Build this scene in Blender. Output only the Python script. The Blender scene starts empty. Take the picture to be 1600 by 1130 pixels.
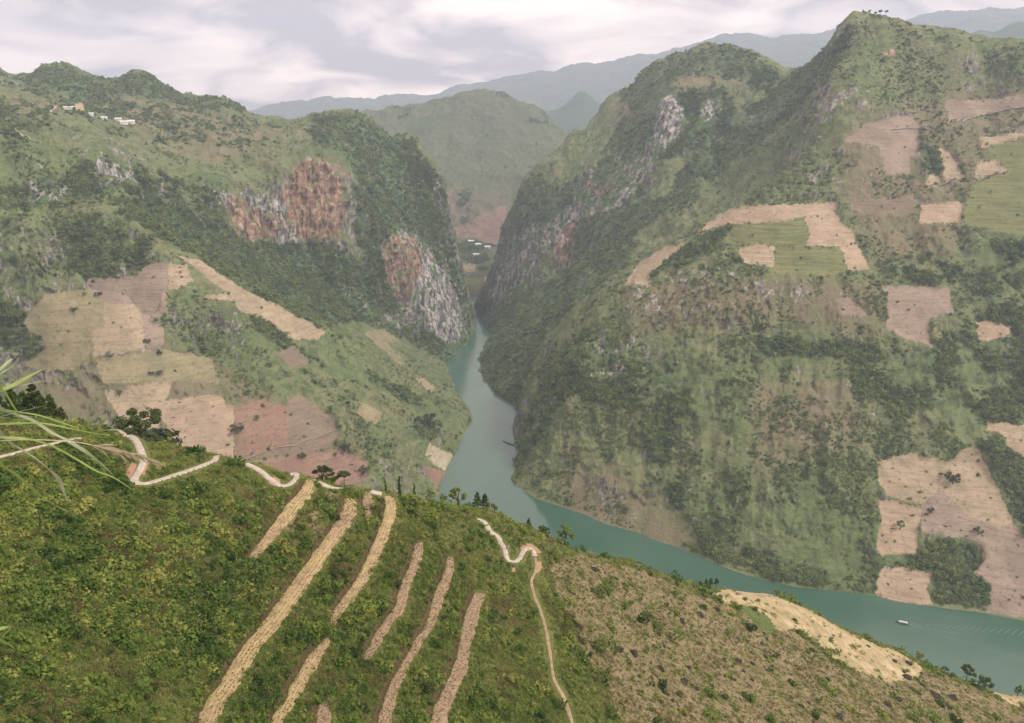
import bpy, math, random
import numpy as np
random.seed(7)
rng = np.random.default_rng(7)
SC = bpy.context.scene
COL = SC.collection
R_ = math.radians

# ------------------------------------------------------------------ camera, world, sun
F = 1155.0; PITCH = R_(18.9)
CP, SP = math.cos(PITCH), math.sin(PITCH)
cam_d = bpy.data.cameras.new('camera'); cam = bpy.data.objects.new('camera', cam_d); COL.objects.link(cam)
cam_d.sensor_fit = 'HORIZONTAL'; cam_d.sensor_width = 36.0; cam_d.lens = 36.0 * F / 1600.0
cam_d.clip_start = 0.05; cam_d.clip_end = 60000
cam.location = (0, 0, 0); cam.rotation_euler = (math.pi / 2 - PITCH, 0, 0)
SC.camera = cam

SUN_EL, SUN_AZ = R_(50), R_(118)          # azimuth clockwise from +Y (view direction)
sun_d = bpy.data.lights.new('sun', 'SUN'); sun_d.energy = 1.5; sun_d.angle = R_(10); sun_d.color = (1.0, 0.955, 0.88)
sun = bpy.data.objects.new('sun', sun_d); COL.objects.link(sun)
sun.rotation_euler = (math.pi / 2 - SUN_EL, 0, math.pi - SUN_AZ)

world = bpy.data.worlds.new('World'); SC.world = world; world.use_nodes = True
WN = world.node_tree; WN.nodes.clear()
def wn(t, **k):
    n = WN.nodes.new(t)
    for a, b in k.items(): setattr(n, a, b)
    return n
w_out = wn('ShaderNodeOutputWorld'); w_bg = wn('ShaderNodeBackground'); w_bg.inputs[1].default_value = 0.1
sky = wn('ShaderNodeTexSky'); sky.sky_type = 'NISHITA'; sky.sun_disc = False
sky.sun_elevation = SUN_EL; sky.sun_rotation = SUN_AZ; sky.air_density = 1.5; sky.dust_density = 3.0
tc = wn('ShaderNodeTexCoord'); sep = wn('ShaderNodeSeparateXYZ'); WN.links.new(tc.outputs['Generated'], sep.inputs[0])
az = wn('ShaderNodeMath', operation='ABSOLUTE'); WN.links.new(sep.outputs[2], az.inputs[0])
ad = wn('ShaderNodeMath', operation='ADD'); ad.inputs[1].default_value = 0.26; WN.links.new(az.outputs[0], ad.inputs[0])
dx = wn('ShaderNodeMath', operation='DIVIDE'); WN.links.new(sep.outputs[0], dx.inputs[0]); WN.links.new(ad.outputs[0], dx.inputs[1])
dy = wn('ShaderNodeMath', operation='DIVIDE'); WN.links.new(sep.outputs[1], dy.inputs[0]); WN.links.new(ad.outputs[0], dy.inputs[1])
cmb = wn('ShaderNodeCombineXYZ'); WN.links.new(dx.outputs[0], cmb.inputs[0]); WN.links.new(dy.outputs[0], cmb.inputs[1])
cmb.inputs[2].default_value = 3.7
cn = wn('ShaderNodeTexNoise'); cn.inputs['Scale'].default_value = 2.3; cn.inputs['Detail'].default_value = 6; cn.inputs['Roughness'].default_value = 0.52
cn.inputs['Distortion'].default_value = 0.7
WN.links.new(cmb.outputs[0], cn.inputs['Vector'])
cr = wn('ShaderNodeValToRGB'); WN.links.new(cn.outputs[0], cr.inputs[0])
e = cr.color_ramp.elements; e[0].position = 0.38; e[0].color = (0.37, 0.30, 0.295, 1); e[1].position = 0.63; e[1].color = (1.06, 0.85, 0.72, 1)
m = cr.color_ramp.elements.new(0.50); m.color = (0.75, 0.59, 0.53, 1)
vs = wn('ShaderNodeVectorMath', operation='SCALE'); vs.inputs['Scale'].default_value = 10.0; WN.links.new(cr.outputs[0], vs.inputs[0])
mx = wn('ShaderNodeMix', data_type='RGBA'); mx.inputs[0].default_value = 0.92
WN.links.new(sky.outputs[0], mx.inputs[6]); WN.links.new(vs.outputs[0], mx.inputs[7])
WN.links.new(mx.outputs[2], w_bg.inputs[0]); WN.links.new(w_bg.outputs[0], w_out.inputs[0])

SC.view_settings.view_transform = 'Standard'; SC.view_settings.look = 'None'
SC.view_settings.exposure = 1.0; SC.view_settings.gamma = 1.0; SC.view_settings.use_curve_mapping = False
SC.render.engine = 'CYCLES'
SC.cycles.max_bounces = 6; SC.cycles.diffuse_bounces = 2; SC.cycles.glossy_bounces = 2; SC.cycles.volume_bounces = 3
SC.cycles.transparent_max_bounces = 4; SC.cycles.use_denoising = True; SC.cycles.sample_clamp_indirect = 4.0

# ------------------------------------------------------------------ geometry of the view: pixel of the photograph + distance -> place
WATER = -600.0
def rays(px, py):
    a = (np.asarray(px, float) - 800) / F; b = (565 - np.asarray(py, float)) / F
    return a, b * SP + CP, b * CP - SP
def P_R(px, py, R):
    x, y, z = rays(px, py); h = np.sqrt(x * x + y * y); t = np.asarray(R, float) / h
    return np.stack([x * t, y * t, z * t], -1)
def P_z(px, py, zz):
    x, y, z = rays(px, py); t = zz / z
    return np.stack([x * t, y * t, z * t], -1)
def project(P):
    xc = P[..., 0]; yc = P[..., 1] * SP + P[..., 2] * CP; zc = P[..., 1] * CP - P[..., 2] * SP
    zc = np.where(zc < 0.01, 0.01, zc)
    return 800 + F * xc / zc, 565 - F * yc / zc

# ------------------------------------------------------------------ noise
_perm = rng.permutation(256); _perm = np.concatenate([_perm, _perm, _perm])
_g = rng.normal(size=(256, 3)); _g /= np.linalg.norm(_g, axis=1)[:, None]
_g = _g.astype(np.float32)
def gnoise(x, y, z):
    x = np.asarray(x, np.float32); y = np.asarray(y, np.float32); z = np.asarray(z, np.float32) + np.zeros_like(x)
    xi = np.floor(x).astype(np.int32); yi = np.floor(y).astype(np.int32); zi = np.floor(z).astype(np.int32)
    fx, fy, fz = x - xi, y - yi, z - zi
    xi &= 255; yi &= 255; zi &= 255
    u = fx * fx * fx * (fx * (fx * 6 - 15) + 10); v = fy * fy * fy * (fy * (fy * 6 - 15) + 10); w = fz * fz * fz * (fz * (fz * 6 - 15) + 10)
    out = 0
    for i in (0, 1):
        for j in (0, 1):
            for k in (0, 1):
                h = _perm[_perm[_perm[(xi + i) & 255] + ((yi + j) & 255)] + ((zi + k) & 255)]
                g = _g[h]
                d = g[..., 0] * (fx - i) + g[..., 1] * (fy - j) + g[..., 2] * (fz - k)
                out = out + d * (u if i else 1 - u) * (v if j else 1 - v) * (w if k else 1 - w)
    return out * 1.6
def fbm(x, y, z, wl, octv, gain=0.5, seed=0, ridged=False):
    s = 0; a = 1; tot = 0
    for o in range(octv):
        n = gnoise(x / wl + seed * 17.3, y / wl - seed * 9.1, z / wl + seed * 3.7 + o * 5.3)
        if ridged: n = 1 - 2 * np.abs(n)
        s = s + a * n; tot += a; a *= gain; wl *= 0.47
    return s / tot
def sstep(x, a, b):
    t = np.clip((x - a) / (b - a), 0, 1); return t * t * (3 - 2 * t)

# ------------------------------------------------------------------ height field from surveyed lines
def densify(line, kind, step=45.0):
    out = []
    pts = [tuple(p) for p in line]
    W = []
    for p in pts:
        if kind == 'w': W.append(P_z(p[0], p[1], WATER))
        elif kind == 'bed': W.append(P_z(p[0], p[1], WATER) + np.array([0, 0, -40.0]))
        elif kind == 'R': W.append(P_R(*p))
        elif kind == 'z': W.append(P_z(*p))
        elif kind == 'xyz': W.append(np.array(p, float))
    for a, b in zip(W[:-1], W[1:]):
        n = max(1, int(np.hypot(*(b - a)[:2]) / step))
        for i in range(n): out.append(a + (b - a) * i / n)
    out.append(W[-1])
    return out
class HField:
    def __init__(self, lines, cell, step, blur=1):
        P = []
        for kind, line in lines: P += densify(line, kind, step)
        P = np.array(P)
        # thin out near-duplicates
        keep = []
        for i in range(len(P)):
            if not keep or np.min(np.hypot(P[keep, 0] - P[i, 0], P[keep, 1] - P[i, 1])) > step * 0.22: keep.append(i)
        P = P[keep]; self.P = P
        s = 1000.0
        xy = P[:, :2] / s; n = len(P)
        A = -np.sqrt(((xy[:, None] - xy[None]) ** 2).sum(-1)) + np.eye(n) * 1e-4 * step / 45
        M = np.zeros((n + 3, n + 3)); M[:n, :n] = A; M[:n, n] = 1; M[:n, n + 1:] = xy; M[n, :n] = 1; M[n + 1:, :n] = xy.T
        sol = np.linalg.solve(M, np.concatenate([P[:, 2], [0, 0, 0]]))
        lo = P[:, :2].min(0) - cell * 4; hi = P[:, :2].max(0) + cell * 4
        self.lo = lo; self.cell = cell
        nx = int((hi[0] - lo[0]) / cell) + 2; ny = int((hi[1] - lo[1]) / cell) + 2
        gx = (lo[0] + np.arange(nx) * cell) / s; gy = (lo[1] + np.arange(ny) * cell) / s
        Z = np.zeros((ny, nx), np.float32)
        xs = xy.astype(np.float32); wts = sol[:n].astype(np.float32)
        for r in range(0, ny, 8):
            yy = gy[r:r + 8]
            GX, GY = np.meshgrid(gx.astype(np.float32), yy.astype(np.float32))
            d = np.sqrt((GX[..., None] - xs[:, 0]) ** 2 + (GY[..., None] - xs[:, 1]) ** 2)
            Z[r:r + 8] = -(d @ wts) + sol[n] + sol[n + 1] * GX + sol[n + 2] * GY
        for _ in range(blur):
            Zp = np.pad(Z, 1, mode='edge')
            Z = (Zp[:-2, 1:-1] + Zp[2:, 1:-1] + Zp[1:-1, :-2] + Zp[1:-1, 2:] + 4 * Zp[1:-1, 1:-1]) / 8
        self.Z = Z
    def __call__(self, x, y):
        Z = self.Z; fx = np.clip((x - self.lo[0]) / self.cell, 0, Z.shape[1] - 1.001); fy = np.clip((y - self.lo[1]) / self.cell, 0, Z.shape[0] - 1.001)
        i = fx.astype(int); j = fy.astype(int); u = fx - i; v = fy - j
        return (Z[j, i] * (1 - u) + Z[j, i + 1] * u) * (1 - v) + (Z[j + 1, i] * (1 - u) + Z[j + 1, i + 1] * u) * v

# ------------------------------------------------------------------ places on the ground, outlined on the photograph
MX, MY, MS = 200, 40, 2      # margin and raster scale
GW, GH = (1600 + 2 * MX) * MS, (1130 + MY + 120) * MS
def poly_mask(out, poly, val, ms=MS):
    p = (np.array(poly, float) + [MX, MY]) * ms; H, W = out.shape
    x0, y0 = np.maximum(np.floor(p.min(0)).astype(int) - 3, 0); x1, y1 = np.minimum(np.ceil(p.max(0)).astype(int) + 4, [W, H])
    if x1 <= x0 or y1 <= y0: return
    X, Y = np.meshgrid(np.arange(x0, x1, dtype=np.float32) + .5, np.arange(y0, y1, dtype=np.float32) + .5)
    u, v = X / ms, Y / ms       # uneven, hand-made looking borders
    X = X + ms * (.8 * np.sin(u * .31 + v * .17) + .6 * np.sin(v * .73 - u * .41 + 1.3) + .4 * np.sin(u * 1.3 + v * 1.1))
    Y = Y + ms * (.8 * np.sin(v * .27 - u * .21 + 2) + .6 * np.sin(u * .67 + v * .37) + .4 * np.sin(v * 1.4 - u * 1.2))
    ins = np.zeros(X.shape, bool)
    for (xa, ya), (xb, yb) in zip(p, np.roll(p, -1, 0)):
        c = ((ya > Y) != (yb > Y)) & (X < (xb - xa) * (Y - ya) / (yb - ya + 1e-9) + xa); ins ^= c
    out[y0:y1, x0:x1][ins] = val
def blur(a, r):
    for ax in (0, 1):
        for _ in range(2):
            c = np.cumsum(np.pad(a, [(r + 1, r) if k == ax else (0, 0) for k in (0, 1)], mode='edge'), axis=ax, dtype=np.float32)
            n = a.shape[ax]
            a = (np.take(c, np.arange(2 * r + 1, 2 * r + 1 + n), axis=ax) - np.take(c, np.arange(0, n), axis=ax)) / (2 * r + 1)
    return a
def raster(polys, soft):
    m = np.zeros((GH // MS, GW // MS), np.float32)
    for it in polys:
        v = 1.0; p = it
        if isinstance(it, tuple) and isinstance(it[1], float): p, v = it
        poly_mask(m, p, v, 1)
    return blur(m, max(1, soft // 2))
def look(m, px, py):
    k = m.shape[1] / GW * MS
    i = np.clip(((px + MX) * k).astype(int), 0, m.shape[1] - 1); j = np.clip(((py + MY) * k).astype(int), 0, m.shape[0] - 1)
    return m[j, i]

# ------------------------------------------------------------------ mesh and object helpers
def new_mesh(name, V, Fc, mats=(), smooth=False, colors=None, mat_idx=None):
    me = bpy.data.meshes.new(name)
    V = np.asarray(V, np.float32); Fc = np.asarray(Fc, np.int32); k = Fc.shape[1]; n = len(Fc)
    me.vertices.add(len(V)); me.vertices.foreach_set('co', V.ravel())
    me.loops.add(n * k); me.loops.foreach_set('vertex_index', Fc.ravel())
    me.polygons.add(n); me.polygons.foreach_set('loop_start', np.arange(n, dtype=np.int32) * k)
    if smooth: me.polygons.foreach_set('use_smooth', np.ones(n, bool))
    for mt in mats: me.materials.append(mt)
    if mat_idx is not None: me.polygons.foreach_set('material_index', np.asarray(mat_idx, np.int32))
    if colors is not None:
        at = me.attributes.new('mask', 'FLOAT_COLOR', 'POINT'); at.data.foreach_set('color', np.asarray(colors, np.float32).ravel())
    me.update(calc_edges=True)
    return me
class MB:
    """collects vertices and faces of one part"""
    def __init__(s): s.v = []; s.f = []
    def add(s, v, f):
        o = len(s.v); s.v += [tuple(map(float, p)) for p in v]; s.f += [tuple(i + o for i in q) for q in f]; return s
    def box(s, c, d, rz=0, taper=1.0):
        cx, cy, cz = c; x, y, z = d[0] / 2, d[1] / 2, d[2] / 2; co, si = math.cos(rz), math.sin(rz); v = []
        for zz, k in ((-z, 1.0), (z, taper)):
            for a, b in ((-x, -y), (x, -y), (x, y), (-x, y)):
                a *= k; b *= k; v.append((cx + a * co - b * si, cy + a * si + b * co, cz + zz))
        return s.add(v, [(3, 2, 1, 0), (4, 5, 6, 7), (0, 1, 5, 4), (1, 2, 6, 5), (2, 3, 7, 6), (3, 0, 4, 7)])
    def tube(s, pts, rad, n=6):
        pts = [np.array(p, float) for p in pts]; v = []; f = []
        if not hasattr(rad, '__len__'): rad = [rad] * len(pts)
        for i, p in enumerate(pts):
            t = pts[min(i + 1, len(pts) - 1)] - pts[max(i - 1, 0)]; t /= np.linalg.norm(t) + 1e-9
            up = np.array([0, 0, 1.0]) if abs(t[2]) < .9 else np.array([1.0, 0, 0])
            a = np.cross(t, up); a /= np.linalg.norm(a); b = np.cross(t, a)
            for k in range(n):
                q = 2 * math.pi * k / n; v.append(p + rad[i] * (a * math.cos(q) + b * math.sin(q)))
        for i in range(len(pts) - 1):
            for k in range(n):
                f.append((i * n + k, i * n + (k + 1) % n, (i + 1) * n + (k + 1) % n, (i + 1) * n + k))
        f.append(tuple(range(n))[::-1]); f.append(tuple((len(pts) - 1) * n + k for k in range(n)))
        return s.add(v, f)
    def mesh(s, name, mat, smooth=False):
        me = bpy.data.meshes.new(name); me.from_pydata(s.v, [], s.f)
        me.materials.append(mat)
        if smooth: me.polygons.foreach_set('use_smooth', np.ones(len(me.polygons), bool))
        me.update(); return me
    def build(s, name, mat, parent=None, smooth=False):
        return link(name, s.mesh(name, mat, smooth), parent)
def link(name, data, parent=None):
    o = bpy.data.objects.new(name, data); COL.objects.link(o)
    if parent is not None: o.parent = parent
    return o
def tag(o, label, cat=None, group=None, kind=None):
    o['label'] = label
    if cat: o['category'] = cat
    if group: o['group'] = group
    if kind: o['kind'] = kind
    return o
def empty(name, loc, rz=0, sc=1.0):
    o = bpy.data.objects.new(name, None); COL.objects.link(o); o.location = loc; o.rotation_euler = (0, 0, rz); o.scale = (sc,) * 3
    o.empty_display_size = 0.1
    return o

# ------------------------------------------------------------------ material helpers
class NT:
    def __init__(s, name):
        s.m = bpy.data.materials.new(name); s.m.use_nodes = True; s.t = s.m.node_tree; s.t.nodes.clear()
        s.out = s.t.nodes.new('ShaderNodeOutputMaterial')
        s.pos = s.t.nodes.new('ShaderNodeNewGeometry').outputs['Position']
    def n(s, t, **k):
        n = s.t.nodes.new(t)
        for a, b in k.items(): setattr(n, a, b)
        return n
    def put(s, sock, v):
        if hasattr(v, 'is_output'): s.t.links.new(v, sock)
        elif hasattr(v, '__len__') and len(v) == 3 and sock.type == 'RGBA': sock.default_value = (*v, 1)
        else: sock.default_value = v
    def noise(s, wl, det=4, rough=.55, vec=None, dist=0.0, seed=0.0):
        n = s.n('ShaderNodeTexNoise'); n.inputs['Scale'].default_value = 1.0 / wl; n.inputs['Detail'].default_value = det
        n.inputs['Roughness'].default_value = rough; n.inputs['Distortion'].default_value = dist
        v = s.pos if vec is None else vec
        if seed: v = s.vadd(v, (seed * 131.0, seed * 57.0, seed * 91.0))
        s.t.links.new(v, n.inputs['Vector']); return n.outputs[0]
    def vadd(s, v, c):
        n = s.n('ShaderNodeVectorMath', operation='ADD'); s.put(n.inputs[0], v); n.inputs[1].default_value = c; return n.outputs[0]
    def vmul(s, v, c):
        n = s.n('ShaderNodeVectorMath', operation='MULTIPLY'); s.put(n.inputs[0], v); n.inputs[1].default_value = c; return n.outputs[0]
    def ramp(s, f, stops, interp='LINEAR'):
        n = s.n('ShaderNodeValToRGB'); s.put(n.inputs[0], f); r = n.color_ramp; r.interpolation = interp
        while len(r.elements) > 1: r.elements.remove(r.elements[-1])
        for i, (p, c) in enumerate(stops):
            if not hasattr(c, '__len__'): c = (c, c, c)
            q = r.elements[0] if i == 0 else r.elements.new(p)
            q.position = p; q.color = (*c, 1)
        return n.outputs[0]
    def mix(s, f, a, b, mode='MIX'):
        n = s.n('ShaderNodeMix', data_type='RGBA', blend_type=mode); n.clamp_factor = True
        s.put(n.inputs[0], f); s.put(n.inputs[6], a); s.put(n.inputs[7], b); return n.outputs[2]
    def math(s, op, a, b=0.0, clamp=False):
        n = s.n('ShaderNodeMath', operation=op); n.use_clamp = clamp; s.put(n.inputs[0], a); s.put(n.inputs[1], b); return n.outputs[0]
    def attr(s, name):
        n = s.n('ShaderNodeAttribute'); n.attribute_name = name; sp = s.n('ShaderNodeSeparateColor'); s.t.links.new(n.outputs['Color'], sp.inputs[0])
        return sp.outputs[0], sp.outputs[1], sp.outputs[2], n.outputs['Alpha']
    def bump(s, h, strength, dist):
        n = s.n('ShaderNodeBump'); n.inputs['Strength'].default_value = strength; n.inputs['Distance'].default_value = dist
        s.t.links.new(h, n.inputs['Height']); return n.outputs[0]
    def finish(s, col, rough=.95, spec=.1, normal=None, transl=0.0):
        b = s.n('ShaderNodeBsdfPrincipled'); s.put(b.inputs['Base Color'], col); s.put(b.inputs['Roughness'], rough)
        b.inputs['Specular IOR Level'].default_value = spec
        if normal is not None: s.t.links.new(normal, b.inputs['Normal'])
        sh = b.outputs[0]
        if transl:
            t = s.n('ShaderNodeBsdfTranslucent'); s.put(t.inputs[0], col); x = s.n('ShaderNodeMixShader'); x.inputs[0].default_value = transl
            s.t.links.new(sh, x.inputs[1]); s.t.links.new(t.outputs[0], x.inputs[2]); sh = x.outputs[0]
        s.t.links.new(sh, s.out.inputs[0]); return s.m
def plain(name, col, var=.15, wl=1.0, rough=.8, spec=.3):
    s = NT(name); n = s.noise(wl, 4)
    d = tuple(c * (1 - var) for c in col); l = tuple(min(1, c * (1 + var)) for c in col)
    return s.finish(s.ramp(n, [(.35, d), (.65, l)]), rough, spec)

def mat_mountain(name, tone=1.0):
    s = NT(name); fo, ro, dr, orr = s.attr('mask'); c = lambda r, g, b: (r * tone, g * tone, b * tone)
    big = s.noise(150, 6, .6); mid = s.noise(24, 6, .62, seed=2); fine = s.noise(5.5, 4, .6, seed=5)
    grass = s.ramp(big, [(.30, c(.112, .155, .064)), (.45, c(.160, .200, .086)), (.57, c(.208, .218, .112)), (.70, c(.136, .184, .074))])
    grass = s.mix(s.ramp(mid, [(.47, 0.0), (.60, .65)]), grass, c(.070, .108, .044))
    grass = s.mix(s.ramp(s.noise(60, 5, .6, seed=9), [(.55, 0.0), (.70, .7)]), grass, c(.20, .175, .098))
    # trodden lines that follow the contours
    lv = s.vmul(s.pos, (.012, .012, .16)); ln = s.noise(1.0, 4, .5, vec=lv)
    grass = s.mix(s.ramp(ln, [(.47, 0.0), (.50, .45), (.53, 0.0)]), grass, c(.05, .062, .03))
    grass = s.mix(s.math('MULTIPLY', fine, .35), grass, c(.05, .065, .025))
    dirt = s.ramp(s.noise(30, 6, .65, seed=11), [(.32, c(.125, .135, .060)), (.50, c(.18, .155, .095)), (.68, c(.225, .18, .125))])
    col = s.mix(s.math('MULTIPLY', dr, s.ramp(mid, [(.35, .55), (.6, 1.0)])), grass, dirt)
    forest = s.ramp(s.noise(13, 5, .65, seed=4), [(.34, c(.052, .082, .042)), (.55, c(.092, .132, .060)), (.72, c(.138, .172, .074))])
    fm = s.math('ADD', fo, s.math('MULTIPLY', s.math('SUBTRACT', s.noise(45, 6, .65, seed=6), .5), 1.8))
    col = s.mix(s.ramp(fm, [(.45, 0.0), (.92, .9)]), col, forest)
    # rock
    rv = s.vmul(s.pos, (.11, .11, .013)); st = s.noise(1.0, 6, .68, vec=rv, dist=.6)
    grey = s.ramp(st, [(.38, (.065, .062, .058)), (.46, (.18, .168, .158)), (.53, (.36, .335, .31)), (.62, (.58, .54, .50))])
    oran = s.ramp(st, [(.38, (.075, .062, .054)), (.46, (.23, .145, .10)), (.55, (.37, .235, .155)), (.66, (.48, .40, .33))])
    rock = s.mix(s.ramp(s.math('ADD', orr, s.math('MULTIPLY', s.math('SUBTRACT', s.noise(55, 4, .6, seed=8), .5), 2.2)), [(.38, 0.0), (.66, 1.0)]), grey, oran)
    rock = s.mix(s.ramp(ro, [(.35, 0.0), (.8, 1.0)]), s.mix(.5, rock, (.125, .112, .10)), rock)
    geo = s.n('ShaderNodeNewGeometry'); sp = s.n('ShaderNodeSeparateXYZ'); s.t.links.new(geo.outputs['Normal'], sp.inputs[0])
    steep = s.ramp(sp.outputs[2], [(.30, .8), (.62, 0.0)])
    brk = s.math('MULTIPLY', s.math('SUBTRACT', s.noise(30, 8, .72, seed=3, vec=s.vmul(s.pos, (1, 1, .24))), .5), 3.6)
    rm = s.math('ADD', s.math('ADD', s.math('MULTIPLY', ro, .78), s.math('MULTIPLY', steep, .78)), s.math('ADD', brk, s.math('MULTIPLY', s.math('SUBTRACT', st, .5), 1.5)))
    col = s.mix(s.ramp(rm, [(.60, 0.0), (.74, 1.0)]), col, rock)
    h = s.math('ADD', s.noise(16, 6, .7, seed=14), s.math('MULTIPLY', st, s.ramp(ro, [(0, .2), (1, 1.0)])))
    return s.finish(col, .95, .08, s.bump(h, .7, 9.0))

def mat_field(name, a, b, rows=0.0, dots=.5):
    s = NT(name); n1 = s.noise(38, 5, .6); n2 = s.noise(5.0, 5, .6, seed=3)
    col = s.ramp(n1, [(.33, a), (.66, b)])
    col = s.mix(s.ramp(s.noise(70, 4, .6, seed=8), [(.50, 0.0), (.66, .5)]), col, tuple(x * .7 + .01 for x in a))
    col = s.mix(s.math('MULTIPLY', s.ramp(s.noise(24, 6, .68, seed=12), [(.52, 0.0), (.66, .40)]), 1.0), col, (.16, .155, .075))
    dk = (a[0] * .38, a[1] * .45, a[2] * .42)
    col = s.mix(s.math('MULTIPLY', s.ramp(n2, [(.56, 0.0), (.66, 1.0)]), dots), col, dk)
    lv = s.vmul(s.pos, (.01, .01, .22)); ln = s.noise(1.0, 3, .5, vec=lv, seed=1)
    col = s.mix(s.ramp(ln, [(.46, 0.0), (.505, .55 if rows else .35), (.55, 0.0)]), col, dk)
    return s.finish(col, .95, .06, s.bump(n2, .5, 1.6))

def mat_leaf(name, stops, patch=20.0, transl=.25, amt=.55):
    """colour differs from plant to plant and from patch to patch"""
    s = NT(name); oi = s.n('ShaderNodeObjectInfo')
    pn = s.noise(patch, 3, .55, vec=oi.outputs['Location'])
    f = s.math('ADD', s.math('MULTIPLY', oi.outputs['Random'], amt), s.math('MULTIPLY', s.math('SUBTRACT', pn, .5), 1.9))
    f = s.math('ADD', f, .5 - amt / 2, clamp=True)
    return s.finish(s.ramp(f, stops), .85, .15, None, transl)

# ------------------------------------------------------------------ terrain sheets
class Sheet: pass
def polar(hf, u0, u1, ncol, R0, R1, nrow, disp, dR=2.0, side=None, geom=False):
    u = np.linspace(u0, u1, ncol); d = np.sqrt(1 + u * u); cx, cy = u / d, 1 / d
    Rs = np.geomspace(R0, R1, int(math.log(R1 / R0) / dR)) if geom else np.arange(R0, R1, dR)
    def ev(R):
        X = R * cx[:, None]; Y = R * cy[:, None]; z0 = hf(X, Y); return X, Y, z0 + (disp(X, Y, z0) if disp else 0)
    RR = np.broadcast_to(Rs[None], (ncol, len(Rs)))
    X, Y, Z = ev(RR); px, py = project(np.stack([X, Y, Z], -1))
    ds = np.sqrt(np.diff(RR, axis=1) ** 2 + np.diff(Z, axis=1) ** 2)
    w = np.abs(np.diff(py, axis=1)) + .22 * ds / RR[:, :-1] * F
    pm = .5 * (py[:, 1:] + py[:, :-1]); w *= np.where((pm > 1230) | (pm < -80), .12, 1.0)
    k = 15; wp = np.pad(w, [(k // 2, k // 2), (0, 0)], mode='edge'); cs = np.cumsum(wp, 0); cs = np.concatenate([np.zeros((1, w.shape[1])), cs]); w = (cs[k:] - cs[:-k]) / k
    cw = np.concatenate([np.zeros((ncol, 1)), np.cumsum(w, 1)], 1); cw /= cw[:, -1:]
    q = np.linspace(0, 1, nrow); Rn = np.stack([np.interp(q, cw[i], Rs) for i in range(ncol)])
    X, Y, Z = ev(Rn); P = np.stack([X, Y, Z], -1)
    if side: P = side(P)
    S = Sheet(); S.P = P; S.px, S.py = project(P)
    el = P[..., 2] / np.hypot(P[..., 0], P[..., 1]); S.vis = el >= np.maximum.accumulate(el, 1) - .006
    S.ncol, S.nrow = ncol, nrow
    i = np.arange(ncol - 1)[:, None] * nrow + np.arange(nrow - 1)[None]
    S.F = np.stack([i, i + nrow, i + nrow + 1, i + 1], -1).reshape(-1, 4)
    S.V = P.reshape(-1, 3)
    fx, fy = S.px.ravel(), S.py.ravel()
    S.fpx = fx[S.F].mean(1); S.fpy = fy[S.F].mean(1); S.fvis = S.vis.ravel()[S.F].all(1)
    e1 = np.stack([fx[S.F[:, 2]] - fx[S.F[:, 0]], fy[S.F[:, 2]] - fy[S.F[:, 0]]], -1); e2 = np.stack([fx[S.F[:, 3]] - fx[S.F[:, 1]], fy[S.F[:, 3]] - fy[S.F[:, 1]]], -1)
    S.farea = np.abs(e1[:, 0] * e2[:, 1] - e1[:, 1] * e2[:, 0]) * .5
    nrm = np.cross(S.V[S.F[:, 2]] - S.V[S.F[:, 0]], S.V[S.F[:, 3]] - S.V[S.F[:, 1]]); S.fn = nrm / (np.linalg.norm(nrm, axis=1)[:, None] + 1e-9)
    return S
def sub_mesh(S, sel, name, mats, cols=None, lift=0.0):
    Fc = S.F[sel]; used = np.unique(Fc); rm = np.full(len(S.V), -1, np.int32); rm[used] = np.arange(len(used))
    return new_mesh(name, S.V[used], rm[Fc], mats, True, None if cols is None else cols[used])
def side_rock(amp, mask, wl=34.0):
    """pushes steep faces in and out: flutes, ledges and hollows of the cliffs"""
    def f(P):
        du = np.gradient(P, axis=0); dv = np.gradient(P, axis=1); n = np.cross(du, dv); n /= np.linalg.norm(n, axis=-1)[..., None] + 1e-9
        st = sstep(1 - np.abs(n[..., 2]), .40, .68); x, y, z = P[..., 0], P[..., 1], P[..., 2]
        a = fbm(x, y, z * .35, wl, 4, .6, 5, True) * 1.2 - .4 + .6 * fbm(x, y, z * 2.4, wl * .9, 3, .5, 8)
        h = n.copy(); h[..., 2] *= .3
        lim = sstep(z, WATER + 3, WATER + 40); qx, qy = project(P); lim = lim * (1 - np.clip(2 * look(mask, qx, qy), 0, 1))
        return P + h * (a * st * amp * lim)[..., None]
    return f

# ------------------------------------------------------------------ scattering of small plants (uncountable cover)
def pick_points(S, dens, n, seed):
    """random points on the visible faces of a sheet, chosen by the share of the view they fill"""
    r = np.random.default_rng(seed); w = S.farea * dens; w = np.where(S.fvis, w, w * .25); w[~np.isfinite(w)] = 0
    w *= (S.fpx > -160) & (S.fpx < 1760) & (S.fpy < 1230) & (S.fpy > -50) & (np.hypot(S.V[S.F[:, 0], 0], S.V[S.F[:, 0], 1]) > 66)
    c = np.cumsum(w); idx = np.searchsorted(c, r.random(n) * c[-1]); idx = np.minimum(idx, len(c) - 1)
    a, b = r.random(n), r.random(n); Fq = S.F[idx]
    p = (S.V[Fq[:, 0]] * ((1 - a) * (1 - b))[:, None] + S.V[Fq[:, 1]] * (a * (1 - b))[:, None] + S.V[Fq[:, 2]] * (a * b)[:, None] + S.V[Fq[:, 3]] * ((1 - a) * b)[:, None])
    return p, idx
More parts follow.
